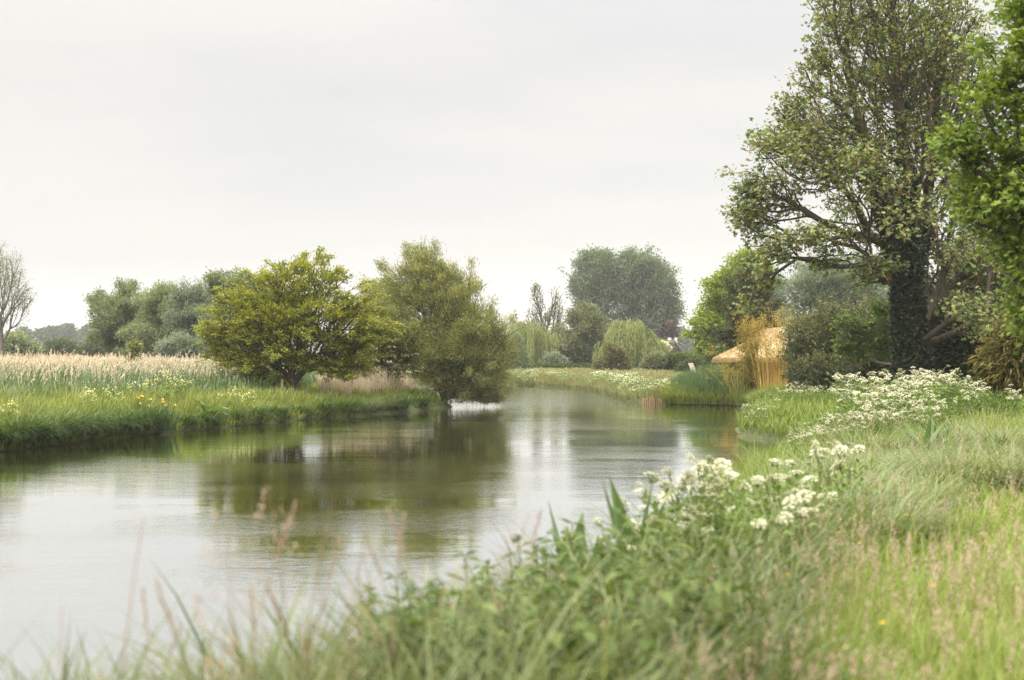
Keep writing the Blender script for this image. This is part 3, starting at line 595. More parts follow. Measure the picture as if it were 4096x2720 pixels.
for sg in (-1, 1):
    a0 = np.array([0, -.4, za+.06]); a1 = np.array([sg*(hw+.3), -.4, za-(hw+.3)*sl_+.06]); v = np.array([a0, a1, a1-[0, 0, .22], a0-[0, 0, .24]]); b.add(np.concatenate([v, v+np.array([0, .05, 0])]), np.array([(0, 1, 2, 3), (7, 6, 5, 4), (0, 4, 5, 1), (2, 6, 7, 3), (1, 5, 6, 2), (0, 3, 7, 4)]))
b.build('bargeboard', M['bargeboard'], root)
b = MB(); path_tube(b, [(0, -.38, za), (0, -.38, za+1.1)], [.05, .02], 6); box(b, (0, -.38, za+.55), (.35, .04, .04)); b.build('finial', M['bargeboard'], rf)
for dx in (-3.2, 3.1):
    b = MB(); zt = Z(337.6, D)-.7
    lathe(b, [(.27, za-1.5), (.25, zt-.35), (.33, zt-.33), (.33, zt-.22), (.25, zt-.2), (.25, zt-.08), (.3, zt-.06), (.3, zt), (.16, zt), (.16, zt-.3)], 14, (dx*s, 2.2, 0)); b.build('chimney', M['render'], rf, smooth=False)

# far towpath: a thin sheet following the ground
mb = MB(); xs = np.linspace(X(548, 130), X(652, 126), 40); n = len(xs); yy = 131-3.5*((xs-xs[0])/(xs[-1]-xs[0]))**1.2
for_ = [np.column_stack([xs, yy+o_, height(np.column_stack([xs, yy+o_]))+.012]) for o_ in (0, .9)]
mb.add(np.concatenate(for_), np.column_stack([np.arange(n-1), np.arange(1, n), n+np.arange(1, n), n+np.arange(n-1)])); tag(mb.build('path', M['pathm']), 'narrow pale path across the far meadow', 'path', kind='structure')

# ------------------------------------------------------------------ right-hand trees
make_tree('walnut_tree', 'bright green tree with lobed open crown beyond the hut', 'tree', 108, 722, [(730, 280, 16, 18), (720, 305, 14, 16), (714, 326, 13, 14), (736, 300, 18, 22), (748, 285, 18, 24), (728, 335, 16, 16), (716, 345, 12, 10), (743, 265, 12, 10), (708, 318, 6, 6), (758, 310, 20, 30)], 1900, 'walnut', bf=.5, shell=.35,
          trunk=[[(722, 376), (721, 362), (722, 350), (727, 335), (730, 318)], ([(714, 345), (706, 335)], 2), ([(735, 300), (738, 282)], 4), ([(720, 308), (714, 300)], 4)], clump=(95, 0.5), spike=(50, .8), per=28, size=.24, sigma=.25, aspect=.6, maxsz=9, tscale=1.4, trunk_r=.35, tip=.015, flat=.7)
make_tree('yew_tree', 'dark brownish conifer between the bright tree and the silver willow', 'tree', 94, 748, [(748, 300, 12, 22), (742, 322, 14, 18), (756, 318, 14, 26), (750, 342, 18, 16), (752, 285, 8, 14), (736, 335, 8, 8)], 1500, 'yew', bf=.5, clump=(80, 0.4), spike=(60, .6), per=30, size=.2, sigma=.16, aspect=.3, maxsz=9, tscale=1., trunk_r=.25, tip=.014, droop=.4, flat=.5)
make_tree('silver_willow', 'big silver-blue willow behind the bamboo under the sycamore branches', 'tree', 102, 822, [(822, 300, 40, 36), (790, 305, 26, 30), (855, 300, 36, 42), (822, 275, 34, 26), (800, 340, 36, 24), (860, 340, 36, 26), (892, 300, 30, 44)], 3200, 'silver', bark='bark_grey', bf=.4, clump=(150, 0.55), spike=(60, 1.), per=26, size=.2, sigma=.24, aspect=.35, maxsz=8, tscale=1.3, trunk_r=.5, tip=.015, tbias=-.05)

# the big sycamore
sD = 47
lobes = [(800, 160, 50, 40, -1), (770, 200, 36, 28, 0), (758, 218, 24, 20, 1), (835, 100, 56, 50, 0), (815, 130, 40, 40, 2), (880, 40, 70, 55, 0), (860, 0, 46, 40, 1), (905, 110, 70, 70, 1), (940, 30, 70, 70, 2), (850, 190, 46, 40, -2), (880, -60, 80, 60), (980, 100, 70, 90, 2), (960, 220, 70, 60, 2),
         (775, 252, 26, 13, -1), (800, 240, 40, 14, -2), (752, 262, 16, 11, -1), (765, 280, 16, 14, 0), (748, 300, 10, 12, 0), (950, 250, 40, 30, -2, .5), (980, 310, 45, 30, -1, .6), (935, 305, 25, 14, -3, .5), (890, 215, 30, 20, -3, .4), (1020, 250, 50, 80, 2), (755, 180, 18, 12, 0), (785, 120, 14, 14, 0), (745, 198, 12, 8), (790, 105, 16, 16), (768, 140, 18, 16), (815, 60, 18, 20), (740, 215, 14, 14), (840, 30, 20, 24), (835, 150, 60, 40), (770, 240, 26, 12), (950, 60, 40, 70), (930, 150, 50, 60), (842, 236, 36, 15, -1), (862, 266, 26, 14, -1.5), (820, 262, 24, 10, -1)]
tr = [[(914, 392), (912, 350), (908, 310), (905, 278)],
      ([(896, 250, -.3), (884, 215, -.4), (874, 175, -.4), (862, 135, -.3), (852, 95, 0), (846, 55, 0)], 3),
      ([(908, 245), (908, 210), (906, 175), (902, 135), (898, 95), (894, 40), (892, -20)], 3),
      ([(922, 250, .5), (932, 215, .8), (940, 170, 1), (946, 120, 1), (950, 60, 1), (952, -10, 1)], 3),
      ([(880, 282, -.5), (862, 284, -.8), (842, 290, -1), (822, 300, -1.1), (804, 308, -1.2), (792, 312, -1.2)], 3),
      ([(872, 262, -.5), (846, 256, -.8), (820, 258, -1), (796, 262, -1)], 4),
      ([(860, 225, 0), (834, 222, 0), (806, 216, 0), (780, 210, 0)], 5),
      ([(846, 165, 0), (828, 150, 0), (810, 142, 0)], 6)]
root, Q, PR, sz, nt_, rr = make_tree('sycamore_tree', 'great sycamore with dark ivy-clad trunk and fan of branches', 'tree', sD, 914, lobes, 6200, 'syc', trunk=tr, bf=.55, shell=.42, dratio=.9, trunk_r=.42, tip=.013, rmax=.22, sides=5,
          spike=(120, .8), per=8, size=.13, sigma=.2, jit=.6, aspect=1.0, up=1.0, maxsz=4, tscale=.9, tvar=.45, shape='palm', droop=.25, flat=.6)
kk = R.choice(np.arange(nt_, len(Q)), 750); b = MB()
for q in kk:
    m = 7; p = Q[q]+np.column_stack([R.normal(0, .03, m), R.normal(0, .03, m), -np.linspace(.05, .34, m)]); leaves(b, p, np.array([0, 0, -1.])+rdir(m)*.7, rdir(m), .11, .5, R.random(m))
tag(b.build('seed_clusters', M['seed'], root), 'tan hanging seed tassels', kind='stuff')
b = MB(); off = np.array(root.location)
P_ = []
for ch, r0, r1, n in (([(914, 392), (912, 350), (908, 310), (905, 278)], .64, .5, 6500), ([(905, 278), (896, 250, -.3), (884, 215, -.4), (874, 175, -.4), (866, 150, -.35)], .62, .3, 4500), ([(905, 278), (908, 245), (908, 210), (906, 180)], .55, .3, 3400), ([(905, 280), (922, 250, .5), (932, 220, .8)], .5, .25, 2000)):
    c = np.array([px(q[0], q[1], sD)+np.array([0, q[2] if len(q) > 2 else 0, 0]) for q in ch]); u = R.random(n); f_ = u*(len(c)-1); a = np.minimum(f_.astype(int), len(c)-2); p = c[a]+(c[a+1]-c[a])*(f_-a)[:, None]
    dv = rdir(n); dv[:, 2] *= .3; rad = (r0+(r1-r0)*u)*(1+.28*vnoise(p+dv, .9, 3)); P_.append(p+unit(dv)*(rad*R.uniform(.75, 1.05, n))[:, None])
P_ = np.concatenate(P_); n = len(P_); leaves(b, P_-off, rdir(n)+np.array([0, 0, -.5]), rdir(n)+np.array([0, -.6, .5]), .12, 1., np.clip(.4+.3*vnoise(P_, .5, 4)+R.normal(0, .15, n), 0, 1), 'palm')
b.build('ivy', M['ivy'], root)

# horse chestnut overhead at the right edge, nearer the camera
make_tree('horse_chestnut', 'bright green chestnut foliage filling the right edge, nearest tree', 'tree', 19, 1180, [(1066, 40, 40, 40), (1036, 92, 40, 36), (1039, 140, 42, 34), (1037, 190, 40, 36), (1043, 240, 38, 34), (1041, 285, 26, 28), (1083, 120, 60, 120), (1093, 260, 50, 60), (1083, 0, 70, 60), (999, 98, 20, 14), (980, 135, 18, 14), (984, 182, 14, 12), (1006, 232, 14, 14), (1048, 15, 14, 16), (1038, 318, 12, 14), (1046, 60, 24, 24), (976, 160, 10, 10), (989, 215, 14, 12)], 3600, 'chest',
          trunk=[[(1180, 470), (1178, 380), (1170, 300), (1150, 220), (1130, 140)], ([(1090, 130), (1050, 110), (1010, 100)], 4), ([(1100, 190), (1050, 190), (1010, 190)], 3), ([(1110, 250), (1060, 250), (1020, 255)], 2), ([(1100, 60), (1050, 40)], 4)], bf=.5, shell=.4, dratio=1., trunk_r=.4, tip=.009,
          clump=(190, 0.2), spike=(110, .3, (-.3, -.2, -.4)), per=13, size=.075, sigma=.12, jit=.6, aspect=1., up=.9, maxsz=4, tscale=.9, tvar=.35, shape='palm', droop=.4, flat=.7)
# dark understorey below the sycamore and the chestnut
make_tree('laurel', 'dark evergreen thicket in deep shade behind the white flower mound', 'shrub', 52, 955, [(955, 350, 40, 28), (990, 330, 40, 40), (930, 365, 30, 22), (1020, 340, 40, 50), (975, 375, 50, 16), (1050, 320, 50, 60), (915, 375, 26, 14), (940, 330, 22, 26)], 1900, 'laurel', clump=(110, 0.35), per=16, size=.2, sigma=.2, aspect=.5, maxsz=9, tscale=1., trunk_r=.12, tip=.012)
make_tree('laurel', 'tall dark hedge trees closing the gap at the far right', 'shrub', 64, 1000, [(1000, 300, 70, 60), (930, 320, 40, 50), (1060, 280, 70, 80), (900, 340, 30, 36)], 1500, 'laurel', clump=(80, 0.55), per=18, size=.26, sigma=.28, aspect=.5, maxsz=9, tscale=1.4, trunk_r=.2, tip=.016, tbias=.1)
make_tree('bamboo', 'olive broadleaf bamboo bush at the far right edge', 'bamboo', 33, 1012, [(1012, 350, 22, 22), (1000, 362, 18, 12), (1024, 335, 20, 22), (1010, 378, 26, 10), (1040, 360, 30, 26)], 620, 'olive', per=13, size=.22, sigma=.14, aspect=.2, maxsz=7, tscale=.7, trunk_r=.03, tip=.006, droop=.7, up=.5)
make_tree('sapling', 'slender young maple with pale trunk right of the dark bamboo', 'tree', 50, 895, [(870, 335, 18, 14), (850, 325, 16, 10), (885, 322, 16, 12), (860, 350, 14, 10), (845, 345, 12, 9), (880, 308, 10, 8), (888, 345, 10, 12)], 420, 'herb', bark='bark_pale',
          trunk=[[(895, 392), (896, 365), (896, 345), (894, 325), (888, 305)], ([(880, 345), (866, 335)], 2), ([(876, 362), (858, 352)], 1)], bf=.5, per=9, size=.13, sigma=.14, aspect=1., maxsz=4, tscale=.8, shape='palm', up=1.1, droop=.2, flat=.5, trunk_r=.075, tip=.009)
make_tree('shrub', 'yellow-brown bush behind the slender sapling', 'shrub', 58, 880, [(880, 352, 16, 20), (868, 365, 16, 16), (890, 365, 12, 18)], 620, 'olive', per=18, size=.14, sigma=.15, aspect=.35, maxsz=8, tscale=.8, trunk_r=.05, tip=.01, tbias=.1)

# ------------------------------------------------------------------ left-bank trees
make_tree('hawthorn', 'wide layered yellow-green hawthorn on the left bank', 'tree', 53, 295,
          [(290, 300, 50, 26), (300, 277, 38, 18), (250, 320, 46, 22), (335, 315, 46, 26), (230, 340, 30, 14), (280, 340, 56, 22), (345, 340, 40, 22), (300, 360, 50, 10), (255, 358, 34, 10), (222, 330, 20, 10), (266, 297, 30, 12), (345, 302, 28, 12), (365, 325, 24, 24), (340, 362, 28, 9), (238, 298, 18, 8), (216, 350, 14, 7), (250, 366, 34, 8), (330, 367, 36, 8), (290, 330, 60, 30), (262, 374, 22, 5), (222, 358, 18, 8), (320, 355, 44, 14), (262, 350, 44, 14)], 5600, 'haw',
          trunk=[[(295, 399), (294, 391), (293, 383), (292, 374)], ([(280, 350), (262, 340), (242, 332), (222, 328)], 3), ([(290, 345), (286, 322), (282, 300)], 3), ([(302, 350), (312, 328), (318, 300), (312, 275)], 3), ([(312, 358), (332, 345), (352, 335), (372, 326)], 3), ([(304, 370), (325, 362), (345, 356)], 2), ([(284, 372), (268, 362), (250, 356)], 2)],
          extra=[[(300, 270), (303, 260), (305, 253)], [(312, 272), (318, 260), (322, 250)], [(270, 282), (255, 273), (238, 268)], [(262, 288), (246, 280), (230, 280)], [(350, 290), (362, 283), (374, 280)], [(360, 300), (374, 294), (386, 298)], [(282, 275), (276, 266), (266, 262)], [(335, 290), (345, 280), (350, 276)], [(225, 328), (210, 326), (200, 332)], [(222, 345), (208, 345), (197, 342)], [(235, 312), (222, 308), (214, 312)], [(330, 280), (336, 272), (340, 268)]],
          bf=.45, shell=.45, dratio=.95, trunk_r=.17, tip=.007, rmax=.13, clump=(620, 0.26), spike=(110, .6, (0, 0, 0)), per=22, size=.08, sigma=.085, aspect=.75, up=1.1, maxsz=5, tscale=.7, flat=.45, droop=-.1, outw=.8, sides=4)
make_tree('scrub_tree', 'small second trunk of scrub right of the hawthorn', 'tree', 56, 353, [(352, 352, 14, 10), (362, 345, 12, 12)], 160, 'haw', trunk=[[(350, 392), (352, 380), (355, 370), (354, 358)]], bf=.4, per=24, size=.08, sigma=.09, aspect=.7, maxsz=6, tscale=.7, flat=.5, trunk_r=.07, tip=.007)
r_ = make_tree('elder_bush', 'elder bush with cream flower plates between hawthorn and bank willow', 'bush', 58, 388, [(385, 350, 22, 18), (400, 345, 18, 22), (370, 362, 18, 12), (405, 365, 16, 12), (392, 328, 14, 12)], 900, 'elder', bf=.4, clump=(60, 0.22), spike=(30, .4), per=20, size=.12, sigma=.13, aspect=.45, maxsz=6, tscale=.7, trunk_r=.06, tip=.008)
b = MB(); n = 110; p = lobe_points([(385, 350, 24, 20), (400, 348, 19, 23), (370, 362, 19, 12), (405, 366, 16, 12)], 58, n*3, .05); p = p[p[:, 1] < 58.4][:n]
for q in p: m = 16; leaves(b, q-np.array(r_[0].location)+R.normal(size=(m, 3))*[.09, .09, .02], rdir(m), np.array([0, -.5, 1])+rdir(m)*.3, .075, 1., R.random(m), 'quad')
tag(b.build('blossom', M['cream'], r_[0]), kind='stuff')
make_tree('bank_willow', 'wind-blown willow leaning over the water at the bank point', 'tree', 60.5, 444,
          [(440, 320, 40, 34), (420, 285, 26, 26), (445, 290, 28, 28), (465, 325, 32, 36), (485, 350, 22, 32), (455, 360, 42, 28), (430, 350, 26, 24), (400, 285, 14, 20), (425, 264, 14, 12), (470, 382, 30, 12), (488, 385, 12, 10), (410, 315, 18, 24), (462, 295, 18, 18), (445, 378, 26, 12), (490, 362, 16, 30), (475, 360, 28, 34), (455, 340, 44, 40), (470, 388, 34, 10), (428, 372, 20, 12), (452, 375, 36, 16), (415, 345, 20, 22), (482, 396, 22, 6), (462, 397, 18, 5)], 5600, 'bankwillow',
          trunk=[[(443, 408), (443, 400), (445, 392), (448, 375), (448, 345), (446, 320)], ([(455, 394), (468, 390), (482, 388)], 1), ([(440, 352), (428, 325), (418, 300)], 3), ([(460, 345), (470, 325), (474, 305)], 3), ([(462, 372), (478, 358)], 2)],
          extra=[[(420, 268), (412, 258), (405, 254)], [(430, 262), (422, 252), (414, 249)], [(440, 272), (434, 260), (428, 254)], [(402, 285), (392, 272), (386, 265)], [(450, 285), (448, 272), (442, 264)], [(465, 295), (460, 280), (456, 272)], [(486, 335), (492, 318), (490, 304)], [(500, 350), (504, 335), (503, 322)], [(488, 390), (489, 400), (488, 406)], [(478, 300), (474, 288), (468, 280)], [(398, 292), (390, 284), (387, 277)]],
          bf=.5, shell=.42, dratio=.85, trunk_r=.15, tip=.007, rmax=.13, clump=(420, 0.3), spike=(150, .55, (-.3, 0, .5)), per=22, size=.135, sigma=.11, aspect=.2, up=.3, maxsz=5, tscale=.9, wind=(-.35, 0, .25), outw=.7)
make_tree('willow_scrub', 'pale scrub willow just behind the leaning willow', 'shrub', 119, 512, [(512, 350, 12, 20), (520, 362, 10, 12), (508, 368, 10, 10)], 620, 'greywillow', per=28, size=.16, sigma=.17, aspect=.35, maxsz=8, tscale=1., trunk_r=.08, tip=.012)
make_tree('sapling', 'little yellow-leaved sapling standing in the pale reeds', 'tree', 60, 134, [(135, 350, 5, 8), (132, 356, 4, 6)], 60, 'elder', trunk=[[(133, 385), (134, 368), (134, 352)]], per=6, size=.14, sigma=.1, aspect=.7, maxsz=6, tscale=.8, trunk_r=.025, tip=.006)

# ------------------------------------------------------------------ thatched hut
hD = 66.; hX = X(783, hD); hz = gz(hX, hD)
hut = thing('thatched_hut', 'round garden hut with straw thatch roof and orange boarded wall behind the bamboo', 'hut', (hX, hD, hz))
ze = Z(361.5, hD)-hz; zt = Z(327.5, hD)-hz; Rr = X(783, hD)-X(715.5, hD)
prof = [(Rr-.12, ze-.02), (Rr, ze+.02), (Rr-.03, ze+.2), (Rr*.8, ze+.2+.3*(zt-ze)*.62), (Rr*.6, ze+.2+.52*(zt-ze)*.72), (Rr*.44, ze+.2+.74*(zt-ze)*.8), (Rr*.33, zt-.16), (Rr*.2, zt-.04), (Rr*.08, zt), (.001, zt+.01)]
b = MB(); lathe(b, prof, 64, jit=.004); rf = b.build('roof', M['thatch'], hut, smooth=True)
b = MB(); lathe(b, [(.3, ze-.03), (Rr-.16, ze-.05), (Rr-.02, ze-.03), (Rr+.02, ze+.02), (Rr+.012, ze+.19), (Rr-.04, ze+.215)], 64, jit=.004); b.build('eave', M['thatch_edge'], rf, smooth=False)
n = 9000; u = R.random(n)**.6; pr = np.array(prof[1:]); ss = np.linspace(0, 1, len(pr)); rr_ = np.interp(1-u, ss, pr[:, 0]); zz = np.interp(1-u, ss, pr[:, 1]); a = R.uniform(0, 2*PI, n)
ca = np.stack([np.cos(a), np.sin(a), np.zeros(n)], 1); b = MB(); leaves(b, np.column_stack([rr_*np.cos(a), rr_*np.sin(a), zz+.015]), ca*.9+np.array([0, 0, -.45])+rdir(n)*.18, ca*.45+np.array([0, 0, 1]), .2, .05, .5)
b.build('straw', M['thatch'], rf)
wr = X(783, hD)-X(743, hD); ns = 10; an = -PI/2+np.arange(ns+1)/ns*2*PI+.15; b = MB()
vx = np.array([(wr*math.cos(t), wr*math.sin(t)) for t in an]); nb = 11
for k in range(ns):
    if k == 7: continue
    for q in range(nb):
        z0_, z1_ = .06+q*(ze-.1)/nb, .06+(q+1)*(ze-.1)/nb-.008; A_, B_ = vx[k], vx[k+1]; o1 = 1.012
        v = [(*A_*o1, z0_), (*B_*o1, z0_), (*B_, z1_), (*A_, z1_), (*A_*.97, z0_), (*B_*.97, z0_), (*B_*.97, z1_), (*A_*.97, z1_)]
        b.add(v, np.array([(0, 1, 2, 3), (5, 4, 7, 6), (0, 4, 5, 1), (3, 2, 6, 7), (0, 3, 7, 4), (1, 5, 6, 2)]))
b.build('wall', M['board'], hut)
b = MB(); a = an[7]*.5+an[8]*.5; box(b, (wr*.9*math.cos(a), wr*.9*math.sin(a), (ze-.1)/2+.05), (.06, 1.05, ze-.12), rz=a); b.build('door', M['darkwood'], hut)
for (dx, dy) in ((X(735.5, hD)-hX, -.7), (X(741.5, hD)-hX, -1.15), (-.3, -2.6), (1.6, -2.2)):
    b = MB(); path_tube(b, [(dx, dy, -.1), (dx, dy, ze*.6), (dx, dy, ze+.1)], [.07, .065, .06], 8); b.build('post', M['darkwood'] if dx < -2 and dy > -1 else M['greywood'], hut)
b = MB()
for q in range(9): box(b, (X(731, hD)-hX+.0, -2.2+q*.24, .1), (1.5, .225, .04))
for dx in (-.6, .6): box(b, (X(731, hD)-hX+dx, -1.25, -.02), (.09, 2.2, .18))
b.build('deck', M['greywood'], hut)

# bamboo clumps
def bamboo(label, D, bx, half, hlo, hhi, n, leaf, cane, per, lsz, lean=(0, .3), bend=(.15, .7), az0=None, lo=.35, spread=.14, group=None, tb=0., bz=None, seed=1):
    x0 = X(bx, D); z0 = gz(x0, D); root = thing('bamboo', label, 'bamboo', (x0, D, z0), 0, group)
    cb, lb = MB(), MB()
    for q in range(n):
        az = R.uniform(0, 2*PI) if az0 is None else az0+R.normal(0, .9); rr = R.random()**.5
        p0 = np.array([math.cos(az)*half*rr*.9+R.normal(0, .05), math.sin(az)*half*rr*.7, -.05]); h = R.uniform(hlo, hhi); ln, bd = R.uniform(*lean)*rr, R.uniform(*bend)*(.4+.6*rr)
        t = np.linspace(0, 1, 9); ang = ln+bd*t**1.6; dl = h/8
        dx = np.concatenate([[0], np.cumsum(np.sin(ang[:-1])*dl)]); dz = np.concatenate([[0], np.cumsum(np.cos(ang[:-1])*dl)])
        pts = p0+np.column_stack([dx*math.cos(az), dx*math.sin(az), dz]); path_tube(cb, pts, np.linspace(.009, .003, 9)*R.uniform(.6, 1.1), 3, R.uniform(.1, .9))
        m = per; sp_ = lo+(1-lo)*R.random(max(3, m//5))**.8; u = np.clip(sp_[R.integers(0, len(sp_), m)]+R.normal(0, .025, m), 0, 1); f_ = u*8; a = np.minimum(f_.astype(int), 7); p = pts[a]+(pts[a+1]-pts[a])*(f_-a)[:, None]
        k = 5; p = np.repeat(p+R.normal(size=(m, 3))*spread*np.array([1, 1, .7]), k, 0)+R.normal(size=(m*k, 3))*.045
        nn = len(p); leaves(lb, p, rdir(nn)+np.array([math.cos(az)*.4, math.sin(az)*.4, -.55]), rdir(nn)+np.array([0, 0, .7]), lsz*R.uniform(.7, 1.3, nn), .19, np.clip(.5+tb+.25*vnoise(p, .8, seed)+.5*(p[:, 2]/hhi-.55)+R.normal(0, .15, nn), 0, 1))  # leaves tinted lighter with height: golden tips plus painted-in highlights
    tag(cb.build('canes', M[cane], root), kind='stuff'); lb.build('foliage', M[leaf], root); return root
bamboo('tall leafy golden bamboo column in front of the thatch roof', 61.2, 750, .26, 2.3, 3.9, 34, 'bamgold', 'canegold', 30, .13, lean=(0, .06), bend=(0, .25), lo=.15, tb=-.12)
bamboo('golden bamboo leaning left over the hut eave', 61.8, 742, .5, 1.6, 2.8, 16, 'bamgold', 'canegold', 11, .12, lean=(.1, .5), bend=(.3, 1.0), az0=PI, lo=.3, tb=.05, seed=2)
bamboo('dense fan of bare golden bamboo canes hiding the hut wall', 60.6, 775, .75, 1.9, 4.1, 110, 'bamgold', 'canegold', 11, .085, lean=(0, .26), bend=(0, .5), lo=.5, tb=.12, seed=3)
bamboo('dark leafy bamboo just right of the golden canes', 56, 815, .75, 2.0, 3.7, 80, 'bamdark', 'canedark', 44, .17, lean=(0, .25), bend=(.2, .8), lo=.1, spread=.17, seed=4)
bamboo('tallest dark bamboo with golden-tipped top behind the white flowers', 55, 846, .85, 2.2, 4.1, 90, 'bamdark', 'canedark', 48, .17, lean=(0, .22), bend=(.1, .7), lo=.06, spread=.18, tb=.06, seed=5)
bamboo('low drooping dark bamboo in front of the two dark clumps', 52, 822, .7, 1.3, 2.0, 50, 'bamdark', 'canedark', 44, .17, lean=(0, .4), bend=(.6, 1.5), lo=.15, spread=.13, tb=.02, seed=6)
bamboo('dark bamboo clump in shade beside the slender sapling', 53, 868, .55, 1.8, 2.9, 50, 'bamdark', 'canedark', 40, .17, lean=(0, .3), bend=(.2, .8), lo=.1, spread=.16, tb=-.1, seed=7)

# weathered garden chair on the meadow by the reeds
chD = 80.; chx = X(700, chD); chair = thing('garden_chair', 'weathered wooden garden chair with sloping slatted back on the meadow', 'chair', (chx, chD, gz(chx, chD)), math.radians(62))
for q in range(5): b = MB(); box(b, (-.3+q*.15, .38, .66), (.135, .03, .95), rx=-.42); b.build('back_slat', M['greywood'], chair)
b = MB()
for q in range(5): box(b, (0, -.4+q*.14, .44-q*.025), (.66, .125, .03))
b.build('seat', M['greywood'], chair)
for sg in (-1, 1):
    b = MB(); box(b, (sg*.42, -.12, .62), (.14, .85, .03)); b.build('armrest', M['greywood'], chair)
    b = MB(); box(b, (sg*.39, -.42, .3), (.05, .1, .62)); b.build('leg', M['greywood'], chair)
    b = MB(); box(b, (sg*.36, .18, .28), (.04, 1.05, .1), rx=.3); b.build('leg', M['greywood'], chair)

# timber piling at the river edge: one revetment of posts
pD = 64.3; x0, x1 = X(643, pD), X(673, pD); pil = thing('timber_revetment', 'short row of driven wooden posts holding the river bank', 'revetment', ((x0+x1)/2, pD, 0))
for q in range(15):
    xx = x0+(x1-x0)*q/14-(x0+x1)/2; b = MB(); r0 = R.uniform(.04, .055); yy = -.12*math.sin(q/14*PI)-.25+R.normal(0, .015); hh = R.uniform(.2, .34)
    path_tube(b, [(xx, yy, -.6), (xx+R.normal(0, .008), yy, hh-.03), (xx+R.normal(0, .008), yy, hh)], [r0, r0, r0*.8], 8); b.build('post', M['piling'], pil)
b = MB(); box(b, (0, -.1, .09), (x1-x0+.1, .05, .12)); b.build('waling', M['piling'], pil)

# weathered stakes under the hawthorn
for (x, y0, y1, ln, lab) in ((281, 379, 393, .05, 'grey fence stake in the shade left of the hawthorn trunk'), (326, 383, 393, -.12, 'thin grey fence stake between the two hawthorn trunks')):
    D = 52 if x < 320 else 55; p0 = px(x, y1, D); p0[2] = gz(p0[0], D); hh = Z(y0, D)-p0[2]; b = MB(); path_tube(b, [(0, 0, -.2), (ln*.5, 0, hh*.5), (ln, 0, hh)], [.05, .05, .04], 7)
    o = b.build('stake', M['piling']); o.location = p0; tag(o, lab, 'stake')

# ------------------------------------------------------------------ grass, reeds and other ground cover
def polar(n, t0, t1, D0, D1, p):
    u = R.random(n); q = 2-p; D = (D0**q+u*(D1**q-D0**q))**(1/q) if abs(q) > 1e-3 else D0*(D1/D0)**u
    return np.column_stack([D*R.uniform(t0, t1, n), D])
def is_left(P): return (P[:, 0] < np.interp(P[:, 1], [10, 30, 50, 63, 75, 100], [-16, -11.8, -6, -2.9, -6, -24]))&(P[:, 1] > 12)
def roots(P, d): return np.column_stack([P, height(P, d)-.02])
def shore_az(P):
    e = .3; return np.arctan2(sdist(P-[0, e])-sdist(P+[0, e]), sdist(P-[e, 0])-sdist(P+[e, 0]))   # heads toward the water

# meadow on the near bank
P = polar(330000, -.5, .44, 3.2, 60, 1.45); d = sdist(P); m = (d > .05)&~is_left(P)&(P[:, 1] < 62); P, d = P[m], d[m]; n = len(P); D = P[:, 1]
h = (.30+.12*vnoise(P, 3.1, 1)+.07*vnoise(P, .9, 2)+R.normal(0, .06, n)+.3*np.exp(-d/1.1)*np.clip((16-D)/4, .3, 1)+.14*np.clip((D-11)/12, 0, 1)).clip(.12, .95)
t0 = (.33+.15*vnoise(P, 2.3, 4)+R.normal(0, .1, n)+.1*np.clip((P[:, 0]-1)/3, 0, 1)-.27*np.clip((D-14)/8, 0, 1)-.08*np.exp(-d/1.2)).clip(0, .8); t1 = (t0+R.uniform(.05, .4, n)+(R.random(n) < .06)*.3).clip(0, 1)
b = MB(); wd = np.maximum(.006, D*.00055)*np.exp(R.normal(0, .38, n))
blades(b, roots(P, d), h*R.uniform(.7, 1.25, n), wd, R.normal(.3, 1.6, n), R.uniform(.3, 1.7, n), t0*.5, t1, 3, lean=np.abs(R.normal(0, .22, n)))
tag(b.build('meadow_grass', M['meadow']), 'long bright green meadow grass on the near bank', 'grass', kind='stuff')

# arching pale sedge along the near water's edge
P = polar(9000, -.5, .2, 4.2, 15, 2.4); d = sdist(P); m = (d > .03)&(d < 2.4)&~is_left(P); P, d = P[m][:400], d[m][:400]; n = len(P); k = np.repeat(np.arange(n), 46); N_ = len(k); az0 = R.uniform(0, 6.28, n)
P2 = P[k]+R.normal(0, .09, (N_, 2)); b = MB(); tt = (.24+.3*vnoise(P, .9, 61)+R.normal(0, .08, n))[k]
blades(b, np.column_stack([P2, height(P2)-.02]), R.uniform(.5, 1.05, N_)*R.uniform(.8, 1.25, n)[k], .0125*np.exp(R.normal(0, .35, N_)), az0[k]+R.normal(0, 1.2, N_), R.uniform(.7, 2.1, N_), tt*.25, (tt+R.uniform(.0, .5, N_)+(R.random(N_) < .1)*.4).clip(0, 1), 5, lean=R.uniform(0, .4, N_))  # root tint lowered to paint the shade in the gaps between blades
tag(b.build('bank_sedge', M['sedge_green']), 'pale arching sedge and grass massed along the near water edge', 'grass', kind='stuff')

# pinkish seed heads over the meadow
P = polar(9000, .02, .42, 5, 30, 1.5); d = sdist(P); m = (d > 1.4)&(vnoise(P, 2.5, 12)+R.normal(0, .4, len(P)) > .05); P, d = P[m][:1500], d[m][:1500]; n = len(P)
b = MB(); tip, tdir = blades(b, roots(P, d), R.uniform(.42, .66, n), .004, R.normal(.3, 1.6, n), R.uniform(.1, .6, n), .1, .6, 4, 1)
for q in range(11):
    s = q/10*R.uniform(.06, .12, n); leaves(b, tip-tdir*s[:, None]+R.normal(0, .006, (n, 3)), tdir+rdir(n)*.6, rdir(n), .02, .45, np.clip(R.normal(.4, .25, n), 0, 1))
tag(b.build('flowering_grass', [M['fog'], M['straw']]), 'pinkish seed heads standing above the meadow grass', 'grass', kind='stuff')

